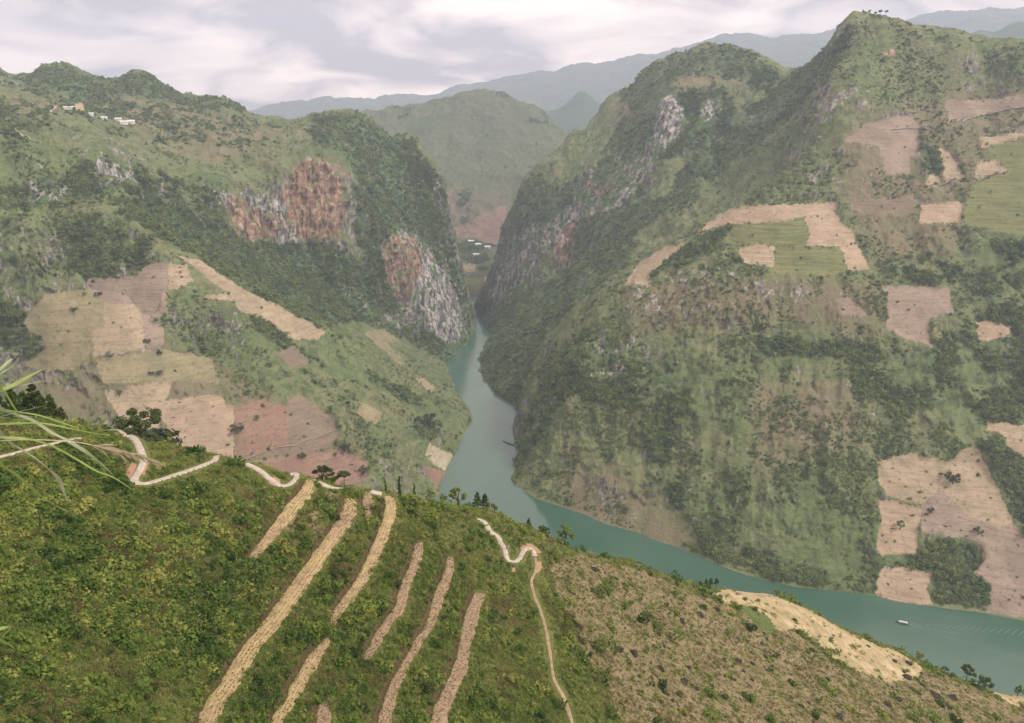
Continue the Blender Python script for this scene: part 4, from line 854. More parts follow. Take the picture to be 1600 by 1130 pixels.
# ------------------------------------------------------------------ air
s = NT('haze_air'); pv = s.n('ShaderNodeVolumePrincipled'); pv.inputs['Color'].default_value = (.66, .78, 1.0, 1); pv.inputs['Density'].default_value = 9.2e-5; pv.inputs['Anisotropy'].default_value = .2
s.t.links.new(pv.outputs[0], s.out.inputs['Volume']); M_HAZE = s.m
mb = MB(); mb.box((1500, 5900, 340), (33000, 14400, 2010)); tag(mb.build('haze', M_HAZE), 'thin bluish haze filling the valley air', kind='stuff')

# ------------------------------------------------------------------ plant cover
M_SHRUB = mat_leaf('shrub_leaves', [(0, (.040, .080, .020)), (.25, (.092, .155, .034)), (.5, (.150, .220, .048)), (.75, (.225, .275, .064)), (1, (.33, .345, .095))], 13.0, .35, .8)
M_OLIVE = mat_leaf('olive_leaves', [(0, (.075, .078, .028)), (.4, (.155, .140, .055)), (.7, (.215, .175, .082)), (1, (.26, .225, .10))], 11.0, .25)
M_GRASS = mat_leaf('grass_blades', [(0, (.115, .175, .040)), (.4, (.195, .260, .064)), (.75, (.275, .315, .098)), (1, (.36, .36, .15))], 20.0, .4, .8)
M_DRY = mat_leaf('dry_scrub', [(0, (.075, .066, .036)), (.3, (.165, .135, .072)), (.65, (.255, .21, .115)), (1, (.34, .30, .16))], 9.0, .25, .7)
M_TREE = mat_leaf('forest_leaves', [(0, (.062, .102, .048)), (.35, (.118, .175, .072)), (.65, (.180, .240, .092)), (1, (.265, .315, .115))], 45.0, .35, .8)
M_TREE2 = mat_leaf('light_tree_leaves', [(0, (.105, .150, .052)), (.5, (.175, .225, .080)), (1, (.255, .295, .11))], 60.0, .35)
M_CROP = mat_leaf('crop_leaves', [(0, (.09, .095, .04)), (.5, (.15, .15, .06)), (1, (.26, .24, .11))], 8.0, .3)
K_SHRUB = [leaf_clump(10 + i, 110, .21, 1.0, .9, M_SHRUB, quad=True) for i in range(6)]
K_OLIVE = [leaf_clump(30 + i, 120, .15, 1.0, .65, M_OLIVE) for i in range(3)]
K_GRASS = [grass_clump(50 + i, 46, M_GRASS, 1.0, .75, .045) for i in range(4)]
K_DRY = [leaf_clump(60 + i, 80, .16, 1.0, .45, M_DRY) for i in range(3)] + [grass_clump(66 + i, 36, M_DRY, .8, .8, .05) for i in range(2)]
K_TREE = [leaf_clump(80 + i, 110, .22, 1.0, 1.05, M_TREE, quad=True) for i in range(6)]
K_LTREE = [leaf_clump(90 + i, 110, .22, 1.0, 1.0, M_TREE2, quad=True) for i in range(4)]
K_CROP = [grass_clump(100 + i, 14, M_CROP, .6, .3, .06) for i in range(3)]

def face_val(S, cols, i): return cols[:, i][S.F].mean(1)
def cover_mountain(S, cols, nf, ns, tag_side, seed):
    ctr = S.V[S.F].mean(1); w = face_val(S, cols, 0); rk = face_val(S, cols, 1); dr = face_val(S, cols, 2); land_ = ctr[:, 2] > WATER + 2
    n1 = fbm(ctr[:, 0], ctr[:, 1], 0, 90, 3, .55, seed); n2 = fbm(ctr[:, 0], ctr[:, 1], 0, 35, 3, .55, seed + 1)
    d = (.25 + .75 * sstep(n2 + n1, -.3, .5)) * sstep(w + n2 * .55 + n1 * .25, .40, .8) * (w > .12) * (1 - .93 * sstep(rk, .25, .55)) * (S.fid == 0) * land_
    p, i = pick_points(S, d, nf, seed); r = np.random.default_rng(seed); R = np.hypot(p[:, 0], p[:, 1])
    scatter('forest', p - np.array([0, 0, .6]), np.clip(r.lognormal(math.log(3.0), .42, nf), 1.2, 7.0), K_TREE + K_LTREE, 'dense dark green wood covering the %s' % tag_side, seed)
    d = (1 - w) * sstep(n1 + n2 * .6, -.25, .35) * (1 - .7 * rk) * (S.fid == 0) * land_ * (1 - .4 * dr) + .014 * (S.fid > 0) * land_
    p, i = pick_points(S, d, ns, seed + 5)
    scatter('undergrowth', p - np.array([0, 0, .3]), np.clip(r.lognormal(math.log(1.55), .5, ns), .6, 4.8), K_LTREE + K_TREE[:2], 'low scrub dotting the grassy slopes of the %s' % tag_side, seed + 6)
cover_mountain(SL, cL, 30000, 24000, 'left mountain', 201)
cover_mountain(SR, cR, 27000, 26000, 'right mountain', 301)
ctr = SM.V[SM.F].mean(1); d = sstep(face_val(SM, cM, 0) - .25 + .5 * fbm(ctr[:, 0], ctr[:, 1], 0, 120, 3, .5, 401), .3, .7) * (SM.fid == 0)
p, i = pick_points(SM, d, 5000, 401); scatter('forest', p, np.random.default_rng(4).uniform(3, 7.5, len(p)), K_TREE, 'hazy wood on the hill behind the gorge', 402)

# foreground
ctr = SG.V[SG.F].mean(1); gb = face_val(SG, cG, 0); gs = face_val(SG, cG, 1); n1 = fbm(ctr[:, 0], ctr[:, 1], 0, 26, 3, .55, 501); n2 = fbm(ctr[:, 0], ctr[:, 1], 0, 9, 3, .55, 502)
okf = ((SG.fid == 0) + .07 * (SG.fid > 0)) * (1 - sstep(gs, .3, .6)); bm = sstep(gb + n2 * .7 + n1 * .25, .35, .75)
NEARK = lambda p, a, b: np.interp(np.hypot(p[:, 0], p[:, 1]), [70, 320], [a, b])
def fore(name, dens, n, k0, k1, protos, label, seed, gap=.62, sig=.32, zs=None):
    p, i = pick_points(SG, dens * okf, n, seed); D, _ = bed_dist(p[:, 0], p[:, 1], BEDS, 2.0); r = np.random.default_rng(seed)
    sc = NEARK(p, k0, k1) * np.clip(r.lognormal(0, sig, n), .45, 3.0); Dl, _ = bed_dist(p[:, 0], p[:, 1], lane_beds + [trail_bed], 5.0); k = (D > gap * sc + (.12 if gap > 0 else 0)) & (Dl > 1.7 * sc - .2); p, sc = p[k], sc[k]
    scatter(name, p - np.array([0, 0, .06]), sc, protos, label, seed + 1, .25, None if zs is None else r.uniform(*zs, len(sc)))
gr = sstep(ctr[:, 0] / 200 + n1 * .5, -.2, .5)
fore('shrubs', (1 - .90 * bm) * (.22 + sstep(n1 + .5 * n2, -.3, .35)), 19000, .50, 1.0, K_SHRUB, 'dense green shrubs covering the foreground spur', 510, sig=.5)
fore('grass', (1 - .62 * bm) * (.45 + sstep(-n1, -.3, .3)), 80000, .42, .80, K_GRASS, 'rank green grass between the foreground shrubs', 520, zs=(.5, 1.0), gap=-.12)
fore('undergrowth', (1 - .80 * bm) * (.1 + sstep(n1 * .4 - n2, 0, .5)), 26000, .45, .85, K_OLIVE, 'olive brown ferns among the foreground shrubs', 530)
fore('dry_grass', bm + .03, 26000, .20, .38, K_DRY, 'dry brown scrub on the right part of foreground spur', 540, sig=.42)
# crops in rows on the terraces
pts = []; r = np.random.default_rng(9)
for k, (c, w) in enumerate(strip_beds):
    t = np.gradient(c[:, :2], axis=0); t /= np.hypot(t[:, 0], t[:, 1])[:, None] + 1e-9; nr = np.stack([-t[:, 1], t[:, 0]], -1)
    rows = 5 if k < 4 else 7
    for i in range(0, len(c)):
        for q in np.linspace(-.8, .8, rows):
            if r.random() < (.25 if k >= 4 else .12): continue
            pts.append((c[i, 0] + nr[i, 0] * q * w[i] + r.normal(0, .16), c[i, 1] + nr[i, 1] * q * w[i] + r.normal(0, .16), c[i, 2] + .10))
pts = np.array(pts); scatter('crop_seedlings', pts, r.uniform(.22, .50, len(pts)), K_CROP, 'young crop plants standing in rows on the terraces', 550)

# ------------------------------------------------------------------ trees one can pick out
M_BARK = plain('bark', (.10, .075, .055), .3, .4, .95, .05)
def mat_crown(name, a, b, transl=.3):
    s = NT(name); n = s.noise(.9, 4, .6); oi = s.n('ShaderNodeObjectInfo')
    f = s.math('ADD', s.math('MULTIPLY', n, .8), s.math('MULTIPLY', oi.outputs['Random'], .3)); return s.finish(s.ramp(f, [(.3, a), (.8, b)]), .85, .12, None, transl)
M_CDARK = mat_crown('dark_crown', (.040, .064, .024), (.105, .140, .048)); M_CMID = mat_crown('green_crown', (.070, .110, .028), (.165, .215, .058)); M_CLIGHT = mat_crown('light_crown', (.11, .17, .036), (.25, .31, .085)); M_CPINE = mat_crown('pine_crown', (.040, .072, .018), (.115, .160, .036)); M_COLIVE = mat_crown('olive_crown', (.09, .10, .03), (.22, .21, .065))
def crown_mesh(seed, n, leaf, mat, shape):
    """leaf faces gathered in clumps; shape gives clump centres and radii in a unit-high tree"""
    r = np.random.default_rng(seed); V = []; Fc = []
    for i in range(n):
        c, q = shape[r.integers(len(shape))]; d = r.normal(size=3); d /= np.linalg.norm(d); p = np.array(c) + d * q * (.25 + .75 * r.random() ** .45) * np.array([1, 1, .8])
        nn = d + r.normal(size=3) * .6 + np.array([0, 0, .4]); nn /= np.linalg.norm(nn); a = np.cross(nn, r.normal(size=3)); a /= np.linalg.norm(a); b = np.cross(nn, a); s1 = leaf * r.uniform(.6, 1.4)
        o = len(V); V += [p - a * s1, p - b * s1 * .6, p + a * s1, p + b * s1 * .6]; Fc.append((o, o + 1, o + 2, o + 3))
    return new_mesh('crown', V, Fc, [mat])
def broad_shape(r, w, n, z0=.35):
    out = []
    for i in range(n):
        a = r.random() * 6.283; q = w * math.sqrt(r.random()) * .5; z = z0 + (1 - z0) * (.15 + .75 * r.random()) * (1 - (q / w) ** 2 * 1.3); out.append(((q * math.cos(a), q * math.sin(a), z), r.uniform(.10, .19) * max(w, .6)))
    return out
def tree_meshes(kind, seed, big):
    r = np.random.default_rng(seed); t = MB(); nl = {0: 260, 1: 1000, 2: 3200}[big]; lf = {0: .07, 1: .045, 2: .030}[big]
    if kind in ('broad', 'light', 'olive'):
        sh = broad_shape(r, 1.02 if kind == 'broad' else .72, 16 if big else 8, .30 if kind == 'broad' else .38); m = {'broad': M_CDARK, 'light': M_CLIGHT, 'olive': M_COLIVE}[kind]
        t.tube([(0, 0, -.12), (.01, 0, .18), (0, .01, .42), (.01, 0, .62)], [.045, .034, .026, .012], 6)
        for c, q in sh[:6 if big else 3]: t.tube([(0, 0, .28), tuple(np.array(c) * np.array([.5, .5, .75])), c], [.020, .013, .005], 4)
        return t.mesh('trunk', M_BARK), crown_mesh(seed, nl, lf, m, sh)
    if kind == 'pine':
        t.tube([(0, 0, -.12), (0, 0, .5), (0, 0, .97)], [.022, .014, .004], 6); sh = []
        for z in np.linspace(.14, .95, 13):
            q = .30 * (1 - z) ** .75 + .015
            for k in range(5):
                a = r.random() * 6.283
                for f in (.45, .95): sh.append(((q * f * math.cos(a), q * f * math.sin(a), z + .05 * f), .028 + .035 * (1 - z)))
        return t.mesh('trunk', M_BARK), crown_mesh(seed, int(nl * 1.5), lf * .8, M_CPINE, sh)
    if kind == 'cypress':
        t.tube([(0, 0, -.12), (0, 0, .9)], [.02, .004], 5); sh = [((r.normal(0, .02), r.normal(0, .02), z), .075 * (1.15 - z)) for z in np.linspace(.12, .94, 12)]
        return t.mesh('trunk', M_BARK), crown_mesh(seed, nl, lf * .8, M_CPINE, sh)
    if kind == 'tallpine':
        t.tube([(0, 0, -.12), (0, 0, .5), (.01, 0, .95)], [.018, .014, .005], 5); sh = []
        for z in np.linspace(.5, .95, 7):
            for k in range(3):
                a = r.random() * 6.283; q = .16 * (1.1 - z) + .05; sh.append(((q * math.cos(a), q * math.sin(a), z), .06))
        return t.mesh('trunk', M_BARK), crown_mesh(seed, nl, lf, M_CDARK, sh)
    if kind == 'umbrella':
        t.tube([(0, 0, -.12), (.02, 0, .4), (.0, 0, .75)], [.022, .016, .01], 5); sh = []
        for k in range(9):
            a = k * .7; q = .10 + .22 * r.random(); sh.append(((q * math.cos(a), q * math.sin(a), .74 + .16 * r.random() - q * .2), .10)); t.tube([(0, 0, .55), (q * math.cos(a), q * math.sin(a), .76)], [.009, .004], 4)
        return t.mesh('trunk', M_BARK), crown_mesh(seed, nl, lf, M_CDARK, sh)
_tm = {}
def plant_tree(name, label, pos, h, kind, big, seed, group=None, cat='tree', rz=None):
    key = (kind, seed, big)
    if key not in _tm: _tm[key] = tree_meshes(*key)
    e_ = empty(name, tuple(pos), random.random() * 6.28 if rz is None else rz, h); link('trunk', _tm[key][0], e_); link('crown', _tm[key][1], e_); return tag(e_, label, cat, group)
cx_, cy_, cz_ = zip(*CREST)
def on_crest(px, d=0.0):
    x = px; p = P_z(x, np.interp(x, cx_, cy_), np.interp(x, cx_, cz_)); R = np.hypot(p[0], p[1]); p = p * np.array([1 + d / R, 1 + d / R, 1]); X, Y = np.array([p[0]]), np.array([p[1]]); z0 = hfG(X, Y); p[2] = (z0 + dGG(X, Y, z0))[0]; return p
def mpp(p): return (p[1] * CP - p[2] * SP) / F
def crest_tree(px, top, name, kind, label, d=2.0, seed=1, big=1, group=None, wide=1.0):
    p = on_crest(px, d); x, y, z = rays(px, top); R = np.hypot(p[0], p[1]); h = R * z / math.hypot(x, y) - p[2]; return plant_tree(name, label, p, max(h, 1.2), kind, big, seed, group)
crest_tree(222, 635, 'round_tree', 'broad', 'large round dark green tree standing behind the lane bend', 7, 3, 2)
crest_tree(160, 642, 'bushy_tree', 'broad', 'hazy bushy tree lower behind the crest left of the round tree', 130, 5, 2)
for k, (x, t, d) in enumerate([(26, 606, 3), (60, 598, 5), (84, 616, 2), (99, 636, 2), (43, 612, 9), (6, 618, 6), (70, 626, -2), (-12, 610, 4)]):
    crest_tree(x, t, 'pine_tree', 'pine', ['dark pine beside the tallest one in the left edge clump', 'tallest dark pine of the clump at the left edge', 'dark pine third from the right end of left clump', 'shortest pine at the right end of the left clump', 'pine standing behind the middle of the left clump', 'dark pine cut by the left edge above the grass blades', 'low pine in front of the left clump', 'pine just beyond the left picture edge'][k], d, 11 + k % 3, 2, 'pine clump on the crest')
for x, t, n, kd, lab, d, sd in [
 (504, 727, 'broadleaf_tree', 'broad', 'taller dark tree on the crest above the lanes', 6, 21), (519, 738, 'broadleaf_tree', 'broad', 'low round dark tree beside the taller crest tree', 5, 22), (539, 734, 'broadleaf_tree', 'umbrella', 'sparse dark tree on the crest by the lane junction', 4, 23),
 (603, 747, 'cypress_tree', 'cypress', 'stout dark cypress on the crest, left of the three', 3, 24), (625, 743, 'cypress_tree', 'cypress', 'tallest slim cypress on the crest, middle of the three', 3, 25), (648, 754, 'cypress_tree', 'cypress', 'smallest thin cypress on the crest, right of the three', 3, 26),
 (672, 764, 'broadleaf_tree', 'light', 'green bushy tree on the crest near the river edge', 3, 27), (716, 763, 'broadleaf_tree', 'light', 'light green leafy tree against the pale river', 4, 28), (693, 772, 'broadleaf_tree', 'light', 'low light green tree left of the leafy one by river', 4, 30), (746, 770, 'conifer_tree', 'pine', 'left of two dark conifers against the river', 4, 31), (758, 772, 'conifer_tree', 'pine', 'right of two dark conifers against the river', 4, 32),
 (773, 786, 'broadleaf_tree', 'olive', 'rounded bush tree right of the two dark conifers', 3, 33), (851, 822, 'broadleaf_tree', 'broad', 'dark round bush tree on crest above the S bend', 3, 34), (883, 821, 'broadleaf_tree', 'light', 'small green tree leaning over the river, right of S bend', 3, 35), (826, 810, 'conifer_tree', 'pine', 'tiny dark conifer on the crest above S bend', 2, 36),
 (1093, 908, 'tall_pine', 'tallpine', 'leftmost short pine beside the golden field', 3, 37), (1103, 905, 'tall_pine', 'tallpine', 'second pine from the left beside golden field', 4, 38), (1110, 904, 'tall_pine', 'tallpine', 'tallest bare trunked pine beside golden field', 3, 39), (1119, 904, 'tall_pine', 'tallpine', 'rightmost pine at the corner of golden field', 4, 40),
 (1213, 921, 'broadleaf_tree', 'light', 'small green bush tree at golden field upper edge', 2, 41), (1435, 1018, 'broadleaf_tree', 'light', 'pale yellow green tree low on the right crest', 4, 42), (1447, 1030, 'broadleaf_tree', 'light', 'green tree right beside the pale yellow green one', 5, 43), (1463, 1040, 'broadleaf_tree', 'light', 'low green tree left of the dark one on right crest', 5, 44), (1476, 1042, 'broadleaf_tree', 'broad', 'dark rounded tree on the right crest', 5, 45),
 (1492, 1056, 'conifer_tree', 'pine', 'small dark cone shaped tree on the right crest', 3, 46), (1509, 1039, 'umbrella_tree', 'umbrella', 'umbrella shaped tree with thin bare trunk on right crest', 4, 47), (1519, 1060, 'broadleaf_tree', 'light', 'leafy green tree under the umbrella shaped one', 4, 48), (1538, 1057, 'broadleaf_tree', 'broad', 'dark upright tree, rightmost on the crest', 4, 49), (1590, 1070, 'broadleaf_tree', 'light', 'light green tree at the right picture edge', 5, 50)]:
    crest_tree(x, t, n, kd, lab, d, sd, 1, 'trees along the crest')
def on(hf, disp, px, py, R0=800, R1=3300): return hit(hf, disp, px, py, R0, R1)
k = 0
for x, y, hpx, lab in [(1488, 757, 20, 'dark tree alone in the middle of the big riverside field'), (1406, 828, 15, 'small green tree in the peach corner block'), (1453, 803, 11, 'faint small tree in the mauve middle of riverside field'), (1424, 893, 10, 'dark bush tree on the lowest peach field'), (1528, 836, 12, 'small tree at lower edge of the mauve riverside field'), (1393, 716, 14, 'green tree at top left corner of the big riverside field')]:
    plant_tree('field_tree', lab, on(hfR, dispR, x, y), hpx * mpp(on(hfR, dispR, x, y)) * 1.1, 'light' if k % 2 else 'broad', 1, 60 + k % 3, 'trees in the riverside fields'); k += 1
for x, y, hpx, lab in [(187, 620, 14, 'dark bush tree in the tan strip behind round tree'), (250, 588, 10, 'small tree on the olive fallow slope'), (237, 587, 8, 'smaller dark tree left of the fallow slope tree'), (402, 658, 12, 'small green tree on the brick red field'), (371, 678, 18, 'faint tree on the edge of brick red and peach fields'), (472, 718, 12, 'small tree on the reddish field near the crest'), (524, 714, 9, 'lone little tree on reddish field edge'), (539, 706, 15, 'round green tree right of the brown fallow field'), (672, 668, 24, 'large dark tree near the tip of left spur'), (516, 646, 14, 'dark tree on the green slope above brown field'), (569, 742, 16, 'tree behind the crest near the three cypresses'), (231, 538, 10, 'dark bush in the mauve field above tan plot'), (245, 505, 9, 'dark bush tree notched into the mauve field'), (116, 490, 10, 'dark shrub on the wide olive field'), (155, 465, 10, 'faint tree on top edge of the olive field'), (410, 624, 9, 'little dark tree at top of brick red field')]:
    plant_tree('slope_tree', lab, on(hfL, dispL, x, y), hpx * mpp(on(hfL, dispL, x, y)), 'broad' if k % 3 else 'light', 1, 60 + k % 3, 'trees on the left slope'); k += 1
for q, (x, hpx) in enumerate([(1351, 4), (1359, 5), (1367, 7), (1374, 8), (1383, 8)]):
    p = P_R(x, np.interp(x, [a for a, b in SKY_R2], [b for a, b in SKY_R2]), 1950); X, Y = np.array([p[0]]), np.array([p[1]]); z0 = hfR(X, Y); p[2] = (z0 + dispR(X, Y, z0))[0]
    plant_tree('summit_tree', ['smallest tree left on the summit ridge', 'second small tree on the summit ridge', 'middle tree of five on the summit ridge', 'fourth tree on the summit ridge', 'rightmost tree of the row on the summit ridge'][q], p, hpx * mpp(p) * 1.2, 'umbrella', 0, 70 + q % 2, 'trees on the summit ridge')
# the light round trees that stand apart in the right-hand wood
r = np.random.default_rng(33); n = 0
reg = raster([[(1340, 560), (1420, 550), (1500, 505), (1595, 440), (1595, 640), (1480, 640), (1350, 670)], [(1390, 400), (1595, 370), (1595, 490), (1500, 450), (1390, 440)], [(1450, 850), (1530, 855), (1540, 940), (1465, 935)]], 1)
while n < 130:
    x, y = r.uniform(1335, 1598), r.uniform(370, 945)
    if look(reg, np.array([x]), np.array([y]))[0] < .5 or look(frR, np.array([x]), np.array([y]))[0] > 0: continue
    p = on(hfR, dispR, x, y); hz = r.uniform(6, 10.5); big_ = 'large' if hz > 8.3 else 'small'
    zone = 'low beside the lowest peach field' if y > 840 else 'above the mauve furrowed field' if y < 448 else 'right of the mauve furrowed field' if y < 545 and x > 1485 else 'at the right edge above the big riverside field' if x > 1540 else 'in the middle of the right wood' if x > 1430 else 'at the left fringe of the right wood'
    plant_tree('hillside_tree', '%s light green round tree %s' % (big_, zone), p, hz, 'light', 0, 80 + n % 5, '%s light trees %s' % (big_, zone)); n += 1

# ------------------------------------------------------------------ bushes one can pick out in the foreground
def bush(px, py, rpx, mat, label, seed, n=420):
    p = hit(hfG, dGG, px, py, 40, 700, 1500); q = rpx * mpp(p); e_ = empty('bush', tuple(p - np.array([0, 0, .1])), random.random() * 6, q)
    link('foliage', leaf_clump(seed, n, .085, 1.0, .85, mat, quad=True, name='foliage'), e_)
    t = MB()
    for k in range(4):
        a = k * 1.6 + seed; t.tube([(0, 0, -.1), (.15 * math.cos(a), .15 * math.sin(a), .3), (.4 * math.cos(a), .4 * math.sin(a), .55)], [.03, .02, .008], 4)
    link('stems', t.mesh('stems', M_BARK), e_); return tag(e_, label, 'bush', 'large bushes on the foreground spur')
for k, (x, y, q, m, lab) in enumerate([(25, 822, 24, M_CLIGHT, 'bright leafy bush at the left edge under the grass blades'), (66, 820, 20, M_CLIGHT, 'bright leafy bush right of the left edge bush'), (53, 955, 24, M_CLIGHT, 'vivid light green bush low at the left'), (8, 975, 18, M_CLIGHT, 'light green bush cut by the left edge'), (395, 918, 38, M_CMID, 'big dark green bush between the first two terraces'), (318, 990, 30, M_CMID, 'grey green bush left of the longest terrace'), (663, 1078, 20, M_CDARK, 'dark glossy bush between two right terraces'), (940, 1020, 26, M_CMID, 'olive green bush on the brown slope, left of two'), (1033, 985, 26, M_CMID, 'olive green bush on the brown slope, right of two'), (700, 800, 14, M_CLIGHT, 'yellow green bush under the river edge trees'), (1108, 1118, 20, M_CLIGHT, 'light bush low in the brown scrub'), (1460, 1128, 22, M_CLIGHT, 'light green bush at the bottom right edge'), (583, 797, 12, M_CDARK, 'dark bush squeezed between two terraces at the lane'), (548, 768, 14, M_CMID, 'bush on the terrace corner below the lane'), (940, 925, 22, M_CMID, 'green bush high on the brown slope')]):
    bush(x, y, q, m, lab, 700 + k)

# ------------------------------------------------------------------ rocks on the dry slope
s = NT('dark_rock'); M_ROCK = s.finish(s.ramp(s.noise(.5, 6, .7), [(.3, (.018, .015, .011)), (.55, (.048, .040, .030)), (.75, (.12, .10, .075))]), .9, .15, s.bump(s.noise(.25, 5, .7), .8, .15))
def rock_mesh(seed):
    import bmesh
    r = np.random.default_rng(seed); bm = bmesh.new(); bmesh.ops.create_icosphere(bm, subdivisions=2, radius=1.0)
    for v in bm.verts:
        p = np.array(v.co); n = float(fbm(np.array([p[0]]), np.array([p[1]]), np.array([p[2]]), .9, 3, .6, seed)[0]); f = 1 + .75 * n; v.co = (p[0] * f * 1.3, p[1] * f * .9, p[2] * f * .62)
    me = bpy.data.meshes.new('rock'); bm.to_mesh(me); bm.free(); me.materials.append(M_ROCK); return me
K_ROCK = [rock_mesh(900 + i) for i in range(6)]
rk = [(1311, 1123, 9), (1251, 1104, 6), (1235, 1093, 5), (1264, 1100, 5), (1416, 1060, 8), (1440, 1071, 6), (1461, 1088, 11), (1427, 1079, 7), (1487, 1091, 9), (1398, 1034, 6), (1419, 1037, 8), (1269, 1017, 6), (1385, 1101, 8), (1403, 1093, 7), (1482, 1106, 6), (1356, 1010, 4), (961, 904, 5), (903, 980, 8), (906, 1001, 9), (1032, 1046, 8), (1069, 1067, 9), (1119, 953, 7), (1093, 962, 8), (1153, 1035, 8), (1174, 1037, 6), (1040, 946, 6), (1065, 972, 7), (998, 1058, 5), (1174, 1063, 5), (1087, 1077, 6), (964, 1014, 10), (990, 1022, 9), (927, 891, 7), (974, 949, 6)]
r = np.random.default_rng(71)
while len(rk) < 64:
    x, y = r.uniform(880, 1500), r.uniform(880, 1128)
    if look(mGB, np.array([x]), np.array([y]))[0] > .6 and look(frG, np.array([x]), np.array([y]))[0] == 0: rk.append((x, y, r.uniform(2, 5)))
for k, (x, y, q) in enumerate(rk):
    p = hit(hfG, dGG, x, y, 40, 700, 1500); o = link('rock', K_ROCK[k % 6]); o.location = p; q = q * .78 * mpp(p); o.scale = (q, q, q); o.rotation_euler = (r.normal(0, .2), r.normal(0, .2), r.random() * 6.28)
    zone = 'near the dirt trail' if x < 950 else 'below the river edge of the brown slope' if y < 960 and x < 1130 else 'in the middle of the dry brown slope' if x < 1130 else 'just under the golden field' if y < 1070 and x < 1380 else 'by the right crest trees' if x > 1380 and y < 1085 else 'low at the bottom of the dry slope'
    sz = 'big' if q / mpp(p) >= 5.0 else 'small'; tag(o, '%s dark weathered rock %s' % (sz, zone), 'rock', '%s dark rocks %s' % (sz, zone))

# ------------------------------------------------------------------ houses
M_WALLY = plain('yellow_plaster', (.72, .52, .30), .08, 2, .9, .1); M_WALLW = plain('white_plaster', (.70, .68, .64), .08, 2, .9, .1); M_ROOFW = plain('pale_roof_sheet', (.66, .68, .70), .1, 2, .6, .3); M_ROOFG = plain('grey_roof_sheet', (.34, .35, .37), .15, 2, .7, .3); M_DOOR = plain('door_wood', (.16, .10, .07), .2, 1); M_PANE = plain('window_glass', (.06, .08, .10), .1, 1, .15, .5)
def house(pos, w, d, h, rz, wall, roof, label, group, flat=False):
    e_ = empty('house', tuple(pos), rz); MB().box((0, 0, h / 2 - 1.5), (w, d, h + 3)).build('wall', wall, e_)
    rf = MB()
    if flat: rf.box((0, 0, h + .25), (w + .8, d + .8, .5)); rf.box((w * .2, 0, h + 1.5), (w * .35, d * .6, 2.2))
    else:
        o = .7; g_ = d * .28; rf.add([(-w / 2 - o, -d / 2 - o, h - .1), (w / 2 + o, -d / 2 - o, h - .1), (w / 2 + o, d / 2 + o, h - .1), (-w / 2 - o, d / 2 + o, h - .1), (-w / 2 - o, 0, h + g_), (w / 2 + o, 0, h + g_)], [(0, 1, 5, 4), (2, 3, 4, 5), (1, 2, 5), (3, 0, 4), (3, 2, 1, 0)])
    rf.build('roof', roof, e_)
    MB().box((0, -d / 2 - .04, 1.1), (1.3, .12, 2.2)).build('door', M_DOOR, e_)
    for x in np.arange(-w / 2 + 1.6, w / 2 - 1.0, 3.2):
        for z in np.arange(1.6, h - .6, 3.2):
            if abs(x) < 1.4 and z < 2.5: continue
            f = MB().box((x, -d / 2 - .03, z), (1.5, .12, 1.4)).build('window', M_WALLW, e_); MB().box((x, -d / 2 - .10, z), (1.2, .06, 1.1)).build('pane', M_PANE, f)
    return tag(e_, label, 'house', group)
vg = 'houses of the hilltop hamlet'
for x, y, w, d, h, wl, rf, lab, ft in [(125, 172, 16, 11, 13, M_WALLY, M_ROOFG, 'tall yellow house on the hilltop above left cliffs', True), (106, 170, 15, 7, 3, M_WALLW, M_ROOFW, 'low white shed furthest left of the yellow house', False), (116, 170, 13, 7, 3.2, M_WALLW, M_ROOFW, 'low white shed right next to yellow house', False), (143, 180, 9, 6, 3, M_WALLW, M_ROOFW, 'little white roofed house just below yellow house', False), (163, 186, 13, 7, 3, M_WALLW, M_ROOFW, 'white roofed house in the middle of hamlet', False), (185, 188, 14, 7, 3.2, M_WALLW, M_ROOFW, 'white roofed house left of the long pair', False), (194, 193, 16, 7, 4, M_WALLW, M_ROOFW, 'long white house, left of the joined pair', False), (205, 193, 16, 8, 5, M_WALLW, M_ROOFW, 'long white house at right end of the hamlet', False)]:
    p = on(hfL, dispL, x, y); house(p, w, d, h, math.atan2(-p[0], p[1]) + r.normal(0, .1), wl, rf, lab, vg, ft)
vg = 'houses of the valley village'
for x, y, lab in [(736, 380, 'white roofed house highest among trees behind the gorge'), (747, 385, 'white roofed house right of the highest gorge village house'), (744, 401, 'white house lowest in the gorge village'), (762, 389, 'pale house at the right side of gorge village')]:
    p = on(hfM, dM, x, y, 2400, 4400); house(p + np.array([0, 0, 4.0]), 23, 12, 5.5, math.atan2(-p[0], p[1]) + r.normal(0, .2), M_WALLW, M_ROOFW, lab, vg)
# thin lanes on the far slopes
def slope_lane(hf, disp, pix, w, label, mat, lift=1.2):
    c = np.array([on(hf, disp, x, y) for x, y in pix]); n = len(c); tt = np.linspace(0, n - 1, n * 14); c = np.stack([np.interp(tt, np.arange(n), c[:, k]) for k in range(3)], -1)
    z0 = hf(c[:, 0], c[:, 1]); c[:, 2] = z0 + disp(c[:, 0], c[:, 1], z0); V, Fc = ribbon(c, np.full(len(c), w), 3, lambda a, l: 0, lift); tag(link('path', new_mesh('path', V, Fc[:, ::-1], [mat], True)), label, kind='structure')
slope_lane(hfL, dispL, [(-60, 186), (0, 181), (30, 177), (60, 174), (85, 171), (100, 169)], 2.6, 'grey road leading to the yellow house', M_LANE)
slope_lane(hfL, dispL, [(20, 206), (35, 212), (50, 220), (66, 224)], 1.6, 'pale footpath on the grassy slope at far left', M_LANE)
slope_lane(hfR, dispR, [(1390, 204), (1420, 201), (1450, 196), (1480, 194), (1510, 187), (1540, 179), (1570, 172), (1600, 168), (1650, 160)], 2.0, 'pale lane crossing the right mountain below the summit', M_LANE)
